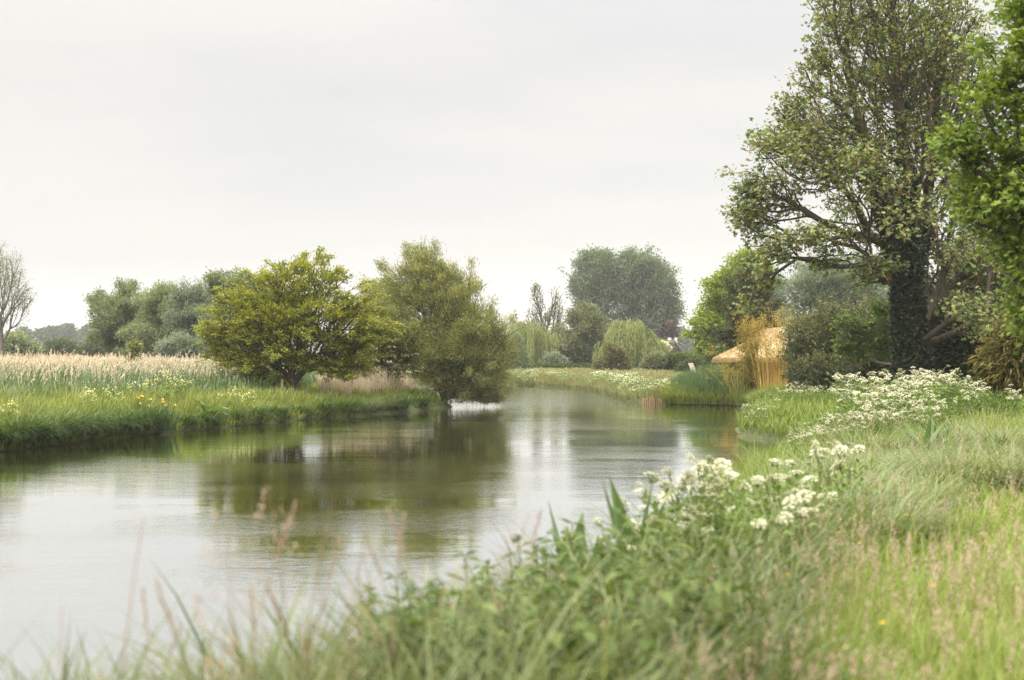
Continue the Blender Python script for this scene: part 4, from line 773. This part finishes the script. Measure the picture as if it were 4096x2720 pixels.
# left bank: lush grass by the water, mixed green behind, dry reeds at the back
P = np.column_stack([R.uniform(-34, -1, 420000), R.uniform(22, 66, 420000)]); d = sdist(P); m = (d > -.12)&is_left(P)&(P[:, 0]/P[:, 1] > -.46)&(d < 6.5)&(R.random(len(P)) < np.interp(d, [0, 1.5, 6.5], [1, .75, .3])); P, d = P[m][:125000], d[m][:125000]; n = len(P)
far = np.clip((P[:, 1]-40)/14, 0, 1)
h = (np.interp(d, [0, .6, 2, 4, 6.5], [.36, .55, .62, .8, 1.05])*(1-.3*far)+.2*vnoise(P, 1.5, 21)+.07*vnoise(P, .5, 26)+R.normal(0, .09, n)).clip(.15, 1.3)
t0 = (.32+.22*vnoise(P, 2.2, 22)+.16*vnoise(P, .6, 24)+R.normal(0, .09, n)+.08*np.clip(d-1, 0, 3)/3).clip(0, .8); t1 = (t0+R.uniform(-.02, .3, n)+(R.random(n) < .05*(1+d))*.25).clip(0, 1)
az = np.where(d < 1.2, shore_az(P)+R.normal(0, 1.2, n), R.uniform(0, 2*PI, n))
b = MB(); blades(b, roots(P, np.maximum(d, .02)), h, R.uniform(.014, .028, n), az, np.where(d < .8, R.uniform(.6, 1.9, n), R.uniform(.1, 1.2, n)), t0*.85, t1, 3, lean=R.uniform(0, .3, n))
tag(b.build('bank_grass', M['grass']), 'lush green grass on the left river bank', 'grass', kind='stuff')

P = np.column_stack([R.uniform(-44, -8, 120000), R.uniform(30, 72, 120000)]); d = sdist(P); m = is_left(P)&(d > 2.6)&(P[:, 0]/P[:, 1] > -.46)&(P[:, 0]/P[:, 1] < -.115)&(R.random(len(P)) < np.interp(d, [2.6, 6, 14], [.25, .8, .5])); P, d = P[m][:26000], d[m][:26000]; n = len(P)
b = MB(); hh = np.interp(d, [2.6, 5, 9], [.75, 1.05, 1.25])*R.uniform(.75, 1.15, n); rt = roots(P, d)
blades(b, rt, hh, R.uniform(.016, .026, n), R.normal(.3, 1.5, n), R.uniform(.05, .7, n), R.uniform(.1, .5, n), R.uniform(.3, .8, n), 3)
k = np.repeat(np.arange(n), 2); blades(b, rt[k]+np.array([0, 0, 1])*(hh[k]*R.uniform(.2, .75, 2*n))[:, None], hh[k]*.45, .032, R.uniform(0, 2*PI, 2*n), R.uniform(.4, 1.2, 2*n), R.uniform(.2, .6, 2*n), R.uniform(.3, .9, 2*n), 2, lean=.3)
tag(b.build('green_reeds', M['greenreed']), 'green reed shoots rising through the left bank grass', 'reeds', kind='stuff')

P = np.column_stack([R.uniform(-62, -9, 260000), R.uniform(33, 86, 260000)]); d = sdist(P); tn = P[:, 0]/P[:, 1]; m = is_left(P)&(d > 4.2)&(tn > -.46)&(tn < -.15)&(R.random(len(P)) < np.interp(d, [4.2, 8, 12, 40], [.12, .6, 1, .7])); P, d = P[m][:60000], d[m][:60000]; n = len(P)
hh = (np.interp(d, [4, 8, 13, 40], [.9, 1.08, 1.15, 1.15])+.14*vnoise(P, 4, 31)+R.normal(0, .2, n)).clip(.6, 2.1); b = MB()
tip, tdir = blades(b, roots(P, d), hh, R.uniform(.014, .024, n), R.normal(.2, 1.2, n), R.uniform(.03, .45, n), R.uniform(.25, .6, n), R.uniform(.45, 1, n), 3)
k = np.where(R.random(n) < .4)[0]; nk = len(k)
for q in range(3): leaves(b, tip[k]-tdir[k]*(.03+.06*q), tdir[k]+rdir(nk)*.6+np.array([.3, 0, 0]), rdir(nk), .13, .3, R.uniform(.3, .8, nk))
tag(b.build('dry_reeds', M['reed']), 'pale pinkish-beige band of dry reeds behind the left bank', 'reeds', kind='stuff')
# beige tufts between the two bank trees
P = np.column_stack([R.uniform(-8.2, -3.6, 30000), R.uniform(53, 63, 30000)]); d = sdist(P); tn = P[:, 0]/P[:, 1]; m = (d > 1.6)&is_left(P)&(tn > -.135)&(vnoise(P, 2, 33) > -.25); P, d = P[m][:5200], d[m][:5200]; n = len(P); b = MB()
blades(b, roots(P, d), R.uniform(.6, 1.25, n), .016, R.uniform(0, 6.28, n), R.uniform(.1, 1.1, n), R.uniform(.2, .5, n), R.uniform(.3, 1, n), 3)
tag(b.build('dry_grass', M['reed']), 'straw-coloured tall grass between hawthorn and bank willow', 'grass', kind='stuff')

# far meadow and right bank beyond the hut
P = np.column_stack([R.uniform(-16, 26, 260000), R.uniform(61, 135, 260000)]); d = sdist(P); m = (d > -.14)&~is_left(P)&(np.abs(P[:, 0]/P[:, 1]) < .2)&(R.random(len(P)) < np.interp(d, [0, .6, 1.5, 12, 30], [1, 1, .6, .42, .3])); P, d = P[m][:105000], d[m][:105000]; n = len(P); D = P[:, 1]
h = (np.interp(d, [0, .8, 3, 12], [.5, .55, .42, .3])+.1*vnoise(P, 3, 41)+R.normal(0, .06, n)).clip(.1, .9)
t0 = (.4+.16*vnoise(P, 5, 42)+R.normal(0, .1, n)+.12*np.clip((D-75)/20, 0, 1)-.12*np.clip((X(690, 1)*D-P[:, 0])/-3, 0, 1)).clip(0, .9); b = MB()
blades(b, roots(P, np.maximum(d, .02)), h, D*.00048*R.uniform(.7, 1.4, n), np.where(d < 1, shore_az(P)+R.normal(0, .9, n), R.uniform(0, 6.28, n)), R.uniform(.2, 1.4, n), t0*.8, (t0+R.uniform(0, .4, n)).clip(0, 1), 2)
tag(b.build('far_grass', M['farmeadow']), 'pale tall grass of the meadow across the far bend', 'grass', kind='stuff')

# tall blue-green reed bed on the right, below the hut
P = np.column_stack([R.uniform(6.2, 11.4, 60000), R.uniform(60, 67, 60000)]); d = sdist(P); t = (P[:, 0]-X(665, 1)*P[:, 1]); m = (d > .02)&(d < 2.4)&(P[:, 0]/P[:, 1] > X(668, 1))&(P[:, 0]/P[:, 1] < X(756, 1)); P, d = P[m][:5200], d[m][:5200]; n = len(P); xp = P[:, 0]/P[:, 1]*F+512
hh = np.interp(xp, [668, 690, 715, 735, 756], [.6, 1.15, 1.45, 1.05, .75])*R.uniform(.6, 1.15, n)*np.interp(d, [0, 1], [.65, 1]); b = MB()
blades(b, roots(P, d), hh, R.uniform(.022, .04, n), R.normal(.2, 1.6, n), R.uniform(.05, .55, n), R.uniform(.1, .5, n), R.uniform(.35, .85, n), 3)
tag(b.build('reed_bed', M['greenreed']), 'tall blue-green reeds at the water below the hut', 'reeds', kind='stuff')
P = np.column_stack([R.uniform(5, 12, 60000), R.uniform(58, 68, 60000)]); d = sdist(P); m = (d > -.1)&(d < 1.4)&~is_left(P)&(P[:, 0]/P[:, 1] > X(664, 1)); P, d = P[m][:9000], d[m][:9000]; n = len(P); b = MB()
blades(b, roots(P, np.maximum(d, .02)), R.uniform(.3, .75, n), R.uniform(.02, .035, n), shore_az(P)+R.normal(0, .9, n), R.uniform(.5, 1.7, n), R.uniform(.1, .5, n), R.uniform(.3, .75, n), 3)
tag(b.build('shore_grass', M['grass']), 'green grass fringe at the foot of the reed bed', 'grass', kind='stuff')

# fallen willow leaves, froth and duckweed specks on the pool stay in the water's own ripple; no floating litter is modelled

# ------------------------------------------------------------------ countable plants
def tussock_mesh(n, hlo, hhi, rad, wd, lean, bend, mat, t=(.2, .9), windaz=None):
    b = MB(); az = R.uniform(0, 2*PI, n); r = rad*R.random(n)**.5; p = np.column_stack([r*np.cos(az), r*np.sin(az), np.full(n, -.03)])
    if windaz is not None: az = az+.6*np.sin(windaz-az)
    blades(b, p, R.uniform(hlo, hhi, n), wd*R.uniform(.7, 1.3, n), az+R.normal(0, .4, n), R.uniform(*bend, n), R.uniform(t[0], t[0]+.3*(t[1]-t[0]), n), R.uniform(t[0]+.3*(t[1]-t[0]), t[1], n), 5, lean=R.uniform(*lean, n))
    return b.mesh('tussock', M[mat])
def place_mesh(me, name, label, cat, x, y, sc=1, rz=None, group=None, sz=None, z=None):
    o = bpy.data.objects.new(name, me); COL.objects.link(o); o.location = (x, y, gz(x, y) if z is None else z); o.scale = (sc, sc, sz or sc); o.rotation_euler = (0, 0, R.uniform(0, 6.28) if rz is None else rz)
    return tag(o, label, cat, group)
M['tussock'] = leafmat('tussock_blade', [(.025, .055, .01), (.07, .12, .02), (.14, .2, .045), (.25, .28, .09)], [0, .4, .8, 1], rough=.45, spec=.4)
TG = [tussock_mesh(700, .55, .95, .38, .016, (.05, .6), (.9, 2.3), 'tussock', (.0, .8)) for _ in range(3)]
TB = [tussock_mesh(900, .5, .85, .35, .009, (.05, .6), (.8, 2.1), 'sedge', (.15, .85), .3) for _ in range(3)]
def shore_pt(x, D, dd):
    """the point on the left water's edge seen near pixel column x"""
    Ds = np.linspace(28, 62, 400); q = np.column_stack([X(x, Ds), Ds]); s = sdist(q); k = np.where(s > dd)[0]; k = k[0] if len(k) else 0; return q[k]
for x in (-6, 14, 32, 50, 70, 86, 102, 122, 140, 182, 203, 232, 252, 275, 300, 322, 345, 398, 420):
    p = shore_pt(x, 0, .25); place_mesh(TG[R.integers(3)], 'grass_tussock', 'dark green tussock overhanging the water along the left bank', 'tussock', p[0], p[1], R.uniform(1.05, 1.35) if x < 150 else R.uniform(.7, 1.0), group='tussocks along the left bank')
p = shore_pt(366, 0, .2); place_mesh(TB[0], 'sedge_tussock', 'blue-green drooping sedge on the left bank beside the hawthorn', 'sedge', p[0], p[1], 1.1)
p = shore_pt(385, 0, .25); place_mesh(TB[1], 'sedge_tussock', 'second blue-green sedge on the left bank, nearer the willow', 'sedge', p[0], p[1], .9)

# near-bank sedge tussocks, blue-green and arching
for x, D in ((868, 21), (905, 19.5), (940, 20.5), (985, 19), (880, 17), (850, 15.6), (925, 16.8), (965, 16), (1010, 16.5), (838, 13.4), (905, 14.2), (815, 12), (1000, 22), (958, 24), (842, 18), (1030, 19), (872, 12.4)):
    xx = X(x, D); place_mesh(TB[R.integers(3)], 'sedge_tussock', 'arching blue-green sedge tussock on the near bank below the white flowers', 'sedge', xx, D, R.uniform(1., 1.3), group='sedge tussocks on the near bank', sz=R.uniform(.95, 1.2))
for x, D in ((470, 6.3), (520, 6.6), (560, 7.2), (600, 7.4), (640, 8.2), (575, 6.2), (620, 6.8), (500, 5.7), (545, 5.5), (668, 7.6), (690, 9), (430, 5.6), (610, 5.9), (655, 6.4)):
    xx = X(x, D); place_mesh(TB[R.integers(3)], 'sedge_tussock', 'arching pale sedge tussock on the bank edge in the lower middle', 'sedge', xx, D, R.uniform(.75, .95), group='sedge tussocks in the lower middle')

# broad-leaved docks
def broad_leaf(mb, base, az, ln, wd, up, bend, tint=.5, wave=.03):
    nu, nv = 9, 5; u = np.linspace(0, 1, nu)[:, None]; v = np.linspace(-1, 1, nv)[None]
    ang = up-bend*u; ca = np.cos(ang); s = np.cumsum(np.concatenate([[0], ca[:-1, 0]*ln/(nu-1)]))[:, None]; zz = np.cumsum(np.concatenate([[0], np.sin(ang[:-1, 0])*ln/(nu-1)]))[:, None]
    prof = wd*np.where(u < .15, .12, np.sin(np.clip((u-.12)/.88, 0, 1)**.62*PI)**.9+.02)
    y = v*prof*.5; z = zz+np.abs(v)*prof*.22*np.cos(ang)+wave*np.sin(u*17+v*3)*np.abs(v)*wd
    xo = s-np.abs(v)*prof*.22*np.sin(ang); V = np.stack([xo+0*v, y+0*u, z], 2).reshape(-1, 3)
    c, s2 = math.cos(az), math.sin(az); V = np.column_stack([V[:, 0]*c-V[:, 1]*s2, V[:, 0]*s2+V[:, 1]*c, V[:, 2]])+np.array(base)
    i = (np.arange(nu-1)[:, None]*nv+np.arange(nv-1)).ravel(); mb.add(V, np.stack([i, i+1, i+nv+1, i+nv], 1), np.clip(tint+.15*np.abs(np.tile(v.ravel(), nu))-.1, 0, 1))
def dock(label, x, y, n, ln, wd, up=(.7, 1.4), bend=(.2, 1.1), az0=None, group=None, z=None):
    root = thing('dock_plant', label, 'plant', (x, y, gz(x, y) if z is None else z), 0, group)
    for q in range(n):
        b = MB(); a = (q*2.4+R.normal(0, .3)) if az0 is None else az0+R.normal(0, .7); broad_leaf(b, (0, 0, 0), a, ln*R.uniform(.7, 1.1), wd*R.uniform(.8, 1.15), R.uniform(*up), R.uniform(*bend), R.uniform(.3, .7)); b.build('leaf', M['dock'], root, smooth=True)
    return root
p = shore_pt(209, 0, .35); dock('big dark broad-leaved dock at the left water edge', p[0], p[1], 11, .85, .26, (.5, 1.4), (.4, 1.6))
p = shore_pt(268, 0, 1.6); dock('small dock in the shade below the hawthorn', p[0], p[1], 8, .6, .2)
p = shore_pt(252, 0, .15); dock('single-leaved dock sprout at the left water edge', p[0], p[1], 4, .55, .2)
for x, D, n, ln, lab in ((570, 8.9, 3, .62, 'left of the two big triangular dock plants against the water'), (634, 9.6, 4, .74, 'right and larger of the two big triangular dock plants against the water'), (596, 9.1, 2, .5, 'narrow dock leaf between the two big dock plants'), (548, 8.2, 2, .42, 'small dock plant lowest beside the bank edge')):
    xx = X(x, D); dock(lab, xx, D, n+3, ln*1.45, .19, (1.1, 1.5), (-.1, .6), az0=None, z=gz(xx, D)+.06)
for x, D in ((940, 21.5), (925, 20.5)): xx = X(x, D); dock('tall leafy dock in front of the white mound, '+('right one' if x > 930 else 'left one'), xx, D, 10, .75, .12, (.9, 1.45), (.2, .9))

# yellow flag irises
p = shore_pt(154, 0, .12); ir = thing('yellow_iris', 'clump of sword-leaved irises with yellow flowers at the left water edge', 'iris', (p[0], p[1], gz(*p)))
b = MB(); n = 170; az = R.uniform(0, 6.28, n); r = .62*R.random(n)**.5; blades(b, np.column_stack([r*np.cos(az), r*.6*np.sin(az), np.full(n, -.05)]), R.uniform(.55, 1.0, n), .03, az, R.uniform(.05, .5, n), R.uniform(.0, .3, n), R.uniform(.1, .5, n), 4, lean=R.uniform(0, .3, n)); b.build('foliage', M['greenreed'], ir)
for q in range(10):
    b = MB(); c = np.array([R.uniform(-.55, .65), R.uniform(-.35, -.1), R.uniform(.62, 1.0)]); path_tube(b, [(c[0]*.7, c[1]*.7, 0), c], [.008, .006], 4, .6); 
    m = 7; a = np.arange(m)/m*6.28; leaves(b, np.repeat(c[None], m, 0), np.stack([np.cos(a), np.sin(a), np.where(np.arange(m) % 2, .9, -.2)], 1), np.array([0, 0, 1.])+rdir(m)*.2, .062, .7, R.random(m), 'diamond', 1); b.build('flower', [M['stemg'], M['yellow']], ir)

# pale yellow meadow-rue patches
def spray_plant(nm, label, cat, x, y, h, n, mat, group=None, sp=.25, fl=.05):
    root = thing(nm, label, cat, (x, y, gz(x, y)), 0, group); b, f = MB(), MB()
    for q in range(n):
        t = np.array([R.normal(0, sp), R.normal(0, sp*.7), h*R.uniform(.8, 1.1)]); path_tube(b, [(t[0]*.4, t[1]*.4, -.03), (t[0]*.6, t[1]*.6, t[2]*.5), t], [.007, .006, .004], 3, .5)
        m = 14; pl = t*R.uniform(.2, .8, m)[:, None]; leaves(b, pl+R.normal(0, .04, (m, 3)), rdir(m), rdir(m)+np.array([0, 0, 1]), .08, .6, R.random(m), 'diamond', 1)
        m = 8; leaves(f, t+R.normal(size=(m, 3))*np.array([.07, .07, .06]), rdir(m), rdir(m)+np.array([0, -.3, 1]), fl, .9, R.random(m), 'quad')
    b.build('foliage', [M['stemg'], M['herb']], root); f.build('blossom', M[mat], root); return root
for x, dd, h, lab in ((140, 1.4, .85, 'first yellow meadow rue from the left behind the iris clump'), (158, 1.6, .95, 'tall meadow rue right behind the yellow irises'), (170, 1.7, 1.0, 'largest pale yellow meadow rue, right of the irises'), (178, 1.5, .9, 'pale yellow meadow rue at the right end of the patch by the irises'), (2, .6, .7, 'pale yellow meadow rue at the left edge of the picture'), (88, 1.3, .8, 'small meadow rue above the tussocks on the left'), (108, 1.4, .8, 'meadow rue left of the iris clump'), (233, .9, .65, 'low meadow rue left of the pair right of the dock'), (246, .9, .62, 'low meadow rue right of the pair right of the dock')):
    p = shore_pt(x, 0, dd); spray_plant('meadow_rue', lab, 'flowers', p[0], p[1], h, 8, 'paleyellow')

# white umbellifers: water dropwort
def umbel_mesh(r, k, name):
    b = MB(); a = np.arange(k)*2.4; rr = r*np.sqrt((np.arange(k)+.5)/k); c = np.column_stack([rr*np.cos(a), rr*np.sin(a), -rr**2/r*.45+R.normal(0, .004, k)])
    for q in c:
        s = r*.2*R.uniform(.7, 1.25); aa = np.arange(6)/6*6.28+R.uniform(0, 1); v = [q+np.array([0, 0, s*.45])]+[q+np.array([s*math.cos(t)*R.uniform(.8, 1.2), s*math.sin(t)*R.uniform(.8, 1.2), R.normal(0, s*.12)]) for t in aa]
        b.add(v, np.array([(0, 1+j, 1+(j+1) % 6) for j in range(6)]), np.clip(R.normal(.55, .25), 0, 1))
        v = np.array([(-.0025, 0, -r*1.1), (.0025, 0, -r*1.1), q-[.002, 0, 0], q+[.002, 0, 0]]); b.add(v, np.array([(0, 1, 3, 2)]), .5, 1)
    return b.mesh(name, [M['white'], M['stemg']])
UM = [umbel_mesh(R.uniform(.045, .072), R.integers(13, 20), 'umbel') for _ in range(7)]
def dropwort(name, h, nu, spread, leafn, lsz, label, cat='flowers'):
    root = thing(name, label, cat, (0, 0, 0)); b = MB()
    for s in range(max(2, nu//3)):
        a = R.uniform(0, 6.28); r = spread*R.random()**.5; top = np.array([r*math.cos(a), r*math.sin(a), h*R.uniform(.78, .9)]); base = top*np.array([.3, .3, 0])-[0, 0, .05]
        mid = (base+top)/2+R.normal(0, .03, 3); path_tube(b, [base, mid, top], [.009, .007, .005], 4, .4)
        for q in range(3):
            e_ = top+np.array([R.normal(0, .1), R.normal(0, .1), h*R.uniform(-.05, .24)]); path_tube(b, [top-(top-mid)*R.uniform(0, .5), (top+e_)/2+R.normal(0, .01, 3), e_], [.005, .004, .003], 3, .6)
            o = bpy.data.objects.new('flower_head', UM[R.integers(7)]); COL.objects.link(o); o.parent = root; o.location = e_; o.rotation_euler = (R.normal(-.05, .38), R.normal(0, .38), R.uniform(0, 6)); sc_ = R.uniform(.55, 1.15); o.scale = (sc_, sc_, sc_)
    b.build('stem', M['stemg'], root)
    f = MB(); p = np.column_stack([R.normal(0, spread*.75, leafn), R.normal(0, spread*.75, leafn), h*(.05+.8*R.random(leafn)**.8)]); leaves(f, p, rdir(leafn)+unit(p*[1, 1, 0])*.6, rdir(leafn)+np.array([0, 0, 1.2]), lsz*R.uniform(.6, 1.4, leafn), .5, np.clip(.4+.5*(p[:, 2]/h-.5)*.4+R.normal(0, .18, leafn), 0, 1)); f.build('foliage', M['herb'], root)
    return root
protos = [dropwort('water_dropwort', .9, 9, .2, 260, .06, 'white flowering water dropwort') for _ in range(5)]
used = [False]*5
def put_dropwort(x, y, sc, label, group, szf=1.):
    k = R.integers(5); o = protos[k]
    if used[k]: o = copy_tree(o)
    used[k] = True; o.location = (x, y, gz(x, y)); o.scale = (sc, sc, sc*szf); o.rotation_euler = (0, 0, R.uniform(0, 6.28)); tag(o, label, 'flowers', group)
for (xa, xb, Da, Db, ha, hb, n, label, group) in (
        (850, 962, 24.5, 34, .68, 1.42, 92, 'white water dropwort in the big flower mound below the sycamore', 'big white flower mound'),
        (955, 1030, 30, 36, .95, 1.15, 16, 'white water dropwort in the thin row at the right below the dark thicket', 'white flowers at the right edge'),
        (768, 855, 42, 48, .6, .9, 28, 'white water dropwort in front of the golden and dark bamboo', 'white flowers before the bamboo'),
        (741, 776, 38, 41, .3, .6, 20, 'white water dropwort at the water edge on the inlet point', 'white flowers on the inlet point'),
        (790, 862, 22.5, 28, .5, .75, 30, 'white water dropwort between the inlet and the big flower mound', 'white flowers by the inlet'),
        (775, 800, 30, 34, .5, .6, 6, 'white water dropwort beyond the inlet behind the point', 'white flowers behind the inlet')):
    for q in range(n):
        for _ in range(40):
            u = R.random(); D = Da+(Db-Da)*u; x = X(R.uniform(xa, xb) if n < 90 else R.uniform(xa+(1-u)*0, xb-25*(1-u)), D)
            if sdist([[x, D]])[0] > .12: break
        put_dropwort(x, D, (ha+(hb-ha)*u)/.95*R.uniform(.9, 1.1), label, group)
near = [(672, 10.2, .98), (690, 10.4, 1.1), (712, 10.8, 1.12), (735, 11, 1.05), (700, 9.6, 1.05), (724, 9.8, 1.0), (750, 10.2, 1.0), (772, 11.4, .98), (800, 11.8, .95), (828, 12.4, 1.0), (765, 9.4, .85), (790, 10, .8), (742, 9, .85), (815, 10.8, .75), (680, 9.4, .9), (706, 8.9, .85), (848, 13.2, .9), (655, 10, .85)]
for x, D, h in near: put_dropwort(X(x, D), D, h/.98, 'tall soft white dropwort nearest on the bank, standing against the water', 'nearest white flowers')
for x, D, h in ((506, 7.9, .5), (522, 8.1, .55), (540, 8.2, .6), (556, 8.6, .6), (532, 7.6, .45), (584, 8.7, .65), (604, 9.3, .7), (622, 9.3, .7), (648, 9.8, .8)): put_dropwort(X(x, D), D, h/.95, 'small white-flowered plant on the bank edge left of the tall dropwort', 'small white flowers on the bank edge')
for k in range(5):
    if not used[k]: bpy.data.objects.remove(protos[k])

# cow parsley clumps along the far bank
def far_clump():
    b = MB(); n = 420; p = np.column_stack([R.normal(0, .34, n), R.normal(0, .34, n), R.uniform(.05, .6, n)]); leaves(b, p, rdir(n)+np.array([0, 0, .6]), rdir(n)+np.array([0, 0, .3]), .11, .35, R.random(n), 'diamond', 1)
    f_ = MB()
    n = 42; p = np.column_stack([R.normal(0, .36, n), R.normal(0, .36, n), .52+R.normal(0, .14, n)]); k = 4; p = np.repeat(p, k, 0)+R.normal(size=(n*k, 3))*[.05, .05, .015]; leaves(f_, p, rdir(n*k)*[1, 1, .2], rdir(n*k)*.3+np.array([0, -.35, 1]), .065, .9, R.random(n*k), 'quad', 0)
    return b.mesh('cow_parsley', [M['white'], M['herb']]), f_.mesh('blossom', M['white'])
FC = [far_clump() for _ in range(4)]
cand = np.column_stack([R.uniform(-2, 9, 4000), R.uniform(65, 108, 4000)]); dc = sdist(cand); ok = (dc > .15)&(dc < 1.9)&~is_left(cand)&(vnoise(cand, 9, 52)+.5*vnoise(cand, 3, 53) > -.1); cand = cand[ok][:60]
def parsley(x, y, sc, label, group):
    fc = FC[R.integers(4)]; o = place_mesh(fc[0], 'cow_parsley', label, 'flowers', x, y, sc, group=group)
    c = bpy.data.objects.new('blossom', fc[1]); COL.objects.link(c); c.parent = o; c['kind'] = 'stuff'
for x, y in cand: parsley(x, y, R.uniform(.6, 1.0), 'white cow parsley clump along the far right bank beyond the posts', 'cow parsley along the far bank')
cand = np.column_stack([R.uniform(6.5, 9.6, 60), R.uniform(63.6, 71, 60)]); dc = sdist(cand); cand = cand[(dc > .5)][:14]
for x, y in cand: parsley(x, y, R.uniform(.6, .85), 'cow parsley clump behind the wooden posts and reeds', 'cow parsley behind the posts')

# leafy nettles and herbs in the near foreground
def nettle(h):
    b = MB(); t = np.linspace(0, 1, 6); bx_, by_ = R.normal(0, .06, 2); pts = np.column_stack([bx_*t**2, by_*t**2, h*t-.03]); path_tube(b, pts, np.linspace(.006, .003, 6), 4, .4)
    P_, A_, S_ = [], [], []
    for q, s in enumerate(np.linspace(.12, 1, 13)):
        c = np.array([bx_*s*s, by_*s*s, h*s-.03])
        for k in range(2 if s < .98 else 4):
            a = q*1.57+k*PI+R.normal(0, .2); P_.append(c); A_.append((math.cos(a), math.sin(a), R.uniform(-.35, .6))); S_.append(.15*(1.15-.6*s)*R.uniform(.7, 1.25))
    P_, A_ = np.array(P_), np.array(A_); leaves(b, P_, A_, rdir(len(P_))*.25+np.array([0, 0, 1.]), np.array(S_), .5, np.clip(R.normal(.45, .2, len(P_)), 0, 1), 'diamond', 1)
    return b.mesh('nettle', [M['stemg'], M['nettle']])
M['nettle'] = leafmat('nettle_leaf', [(.045, .085, .018), (.1, .155, .036), (.2, .25, .08)])
NE = [nettle(R.uniform(.5, .8)) for _ in range(5)]
cand = polar(500, -.12, .16, 5.0, 9.2, 1.2); dc = sdist(cand); cand = cand[(dc > .05)&(dc < 2.3)][:230]
for x, y in cand: place_mesh(NE[R.integers(5)], 'nettle', 'leafy green nettle in the blurred bank foreground', 'plant', x, y, R.uniform(.8, 1.25), group='nettles in the bank foreground')
# yellow buttercups dotted in the meadow
b = MB(); path_tube(b, [(0, 0, -.02), (.02, 0, .2), (.01, .01, .42)], [.003, .002, .002], 3, .5); a = np.arange(5)/5*6.28; leaves(b, np.repeat([[.01, .01, .42]], 5, 0), np.stack([np.cos(a), np.sin(a), .5+0*a], 1), np.array([0, 0, 1.])+0*rdir(5), .018, .9, .5, 'diamond', 1); bc = b.mesh('buttercup', [M['stemg'], M['yellow']])
for x, y, D in ((790, 565, 7.5), (737, 558, 8), (862, 545, 9), (905, 515, 11), (985, 548, 9), (840, 530, 10), (700, 600, 6.6), (930, 600, 7), (975, 510, 12), (880, 640, 6.2)):
    xx = X(x, D); place_mesh(bc, 'buttercup', 'tiny yellow buttercup in the meadow grass', 'flower', xx, D, 1.1, group='buttercups in the meadow')

# tall flowering grass stalks at the lower left, against the water
def stalk_mesh(h, kind):
    b = MB(); n = 1
    t = np.linspace(0, 1, 8); bd = R.uniform(.03, .3)*h; a = R.uniform(0, 6.28); pts = np.column_stack([bd*t**2*math.cos(a), bd*t**2*math.sin(a), h*t-.04]); path_tube(b, pts, np.linspace(.0032, .0014, 8), 4, .6)
    if kind == 0:   # loose panicle
        m = 60; s = R.random(m)**.7; c = pts[-1]-(pts[-1]-pts[-3])*s[:, None]*1.1; rr = .012+.05*np.sin(s*PI*.8); aa = R.uniform(0, 6.28, m); p = c+np.column_stack([rr*np.cos(aa), rr*np.sin(aa), R.normal(0, .01, m)]); leaves(b, p, rdir(m)*.6+np.array([0, 0, 1]), rdir(m), .018, .4, R.random(m)*.7, 'diamond', 1)
    elif kind == 1:  # spike
        m = 40; s = np.linspace(0, 1, m); c = pts[-1]-(pts[-1]-pts[-2])*s[:, None]; leaves(b, c+R.normal(0, .003, (m, 3)), rdir(m)*.4+np.array([0, 0, 1]), rdir(m), .018, .3, R.uniform(0, .5, m), 'diamond', 1)
    k = 3; root_ = pts[[1, 2, 4]]; blades(b, root_, np.array([.35, .4, .3])*h, .007, R.uniform(0, 6.28, 3), R.uniform(.3, 1.1, 3), .2, .6, 4, 0, lean=.25)
    return b.mesh('grass_stalk', [M['straw'], M['fog']])
SM = [stalk_mesh(1., q % 3) for q in range(9)]
st = [(18, 620, 4.2), (48, 660, 4.6), (85, 640, 4.4), (108, 505, 4.3), (140, 655, 4.8), (160, 585, 4.5), (185, 640, 5), (218, 495, 4.7), (225, 560, 4.2), (246, 600, 4.9), (258, 585, 5.1), (285, 480, 4.6), (292, 535, 4.9), (300, 470, 5), (318, 610, 4.6), (330, 520, 5.1), (345, 600, 4.8), (352, 560, 5.2), (382, 500, 5), (395, 555, 5.1), (410, 610, 4.9), (425, 520, 5.4), (440, 585, 5.2), (452, 500, 5.6), (470, 545, 5.7), (485, 575, 5.5), (500, 505, 5.9), (512, 560, 6), (470, 595, 5.3), (375, 590, 4.5), (240, 635, 4.4), (205, 600, 4.6), (120, 620, 4.7), (275, 640, 5.2), (310, 575, 5), (340, 630, 5.3), (365, 640, 5.1), (528, 580, 6.2), (543, 545, 6.4), (60, 600, 4.1), (476, 505, 5.8), (420, 640, 5.0)]
for x, y, D in st:
    xx = X(x, D); h = Z(y, D)-gz(xx, D)
    if sdist([[xx, D]])[0] < -.25: continue
    place_mesh(SM[R.integers(9)], 'grass_stalk', 'thin flowering grass stalk leaning over the water at lower left', 'grass stalk', xx, D, h, group='grass stalks at the lower left', z=max(gz(xx, D), 0))
xx = X(243, 3.3); place_mesh(SM[0], 'grass_stalk', 'tallest blurred pale seed head in front of the dark reflection', 'grass stalk', xx, 3.3, Z(482, 3.3)-gz(xx, 3.3))

# ------------------------------------------------------------------ haze: the damp air over the valley
m, Nn, Ln, o = nmat('air'); v = Nn.new('ShaderNodeVolumePrincipled'); v.inputs['Color'].default_value = (.93, .95, .98, 1); v.inputs['Density'].default_value = .0003; v.inputs['Anisotropy'].default_value = 0; Ln.new(v.outputs[0], o.inputs['Volume'])
b = MB(); box(b, (0, 0, 53.0), (8400, 8400, 112)); hz_ = b.build('haze', m); tag(hz_, 'thin pale haze over the river valley', 'haze', kind='stuff')
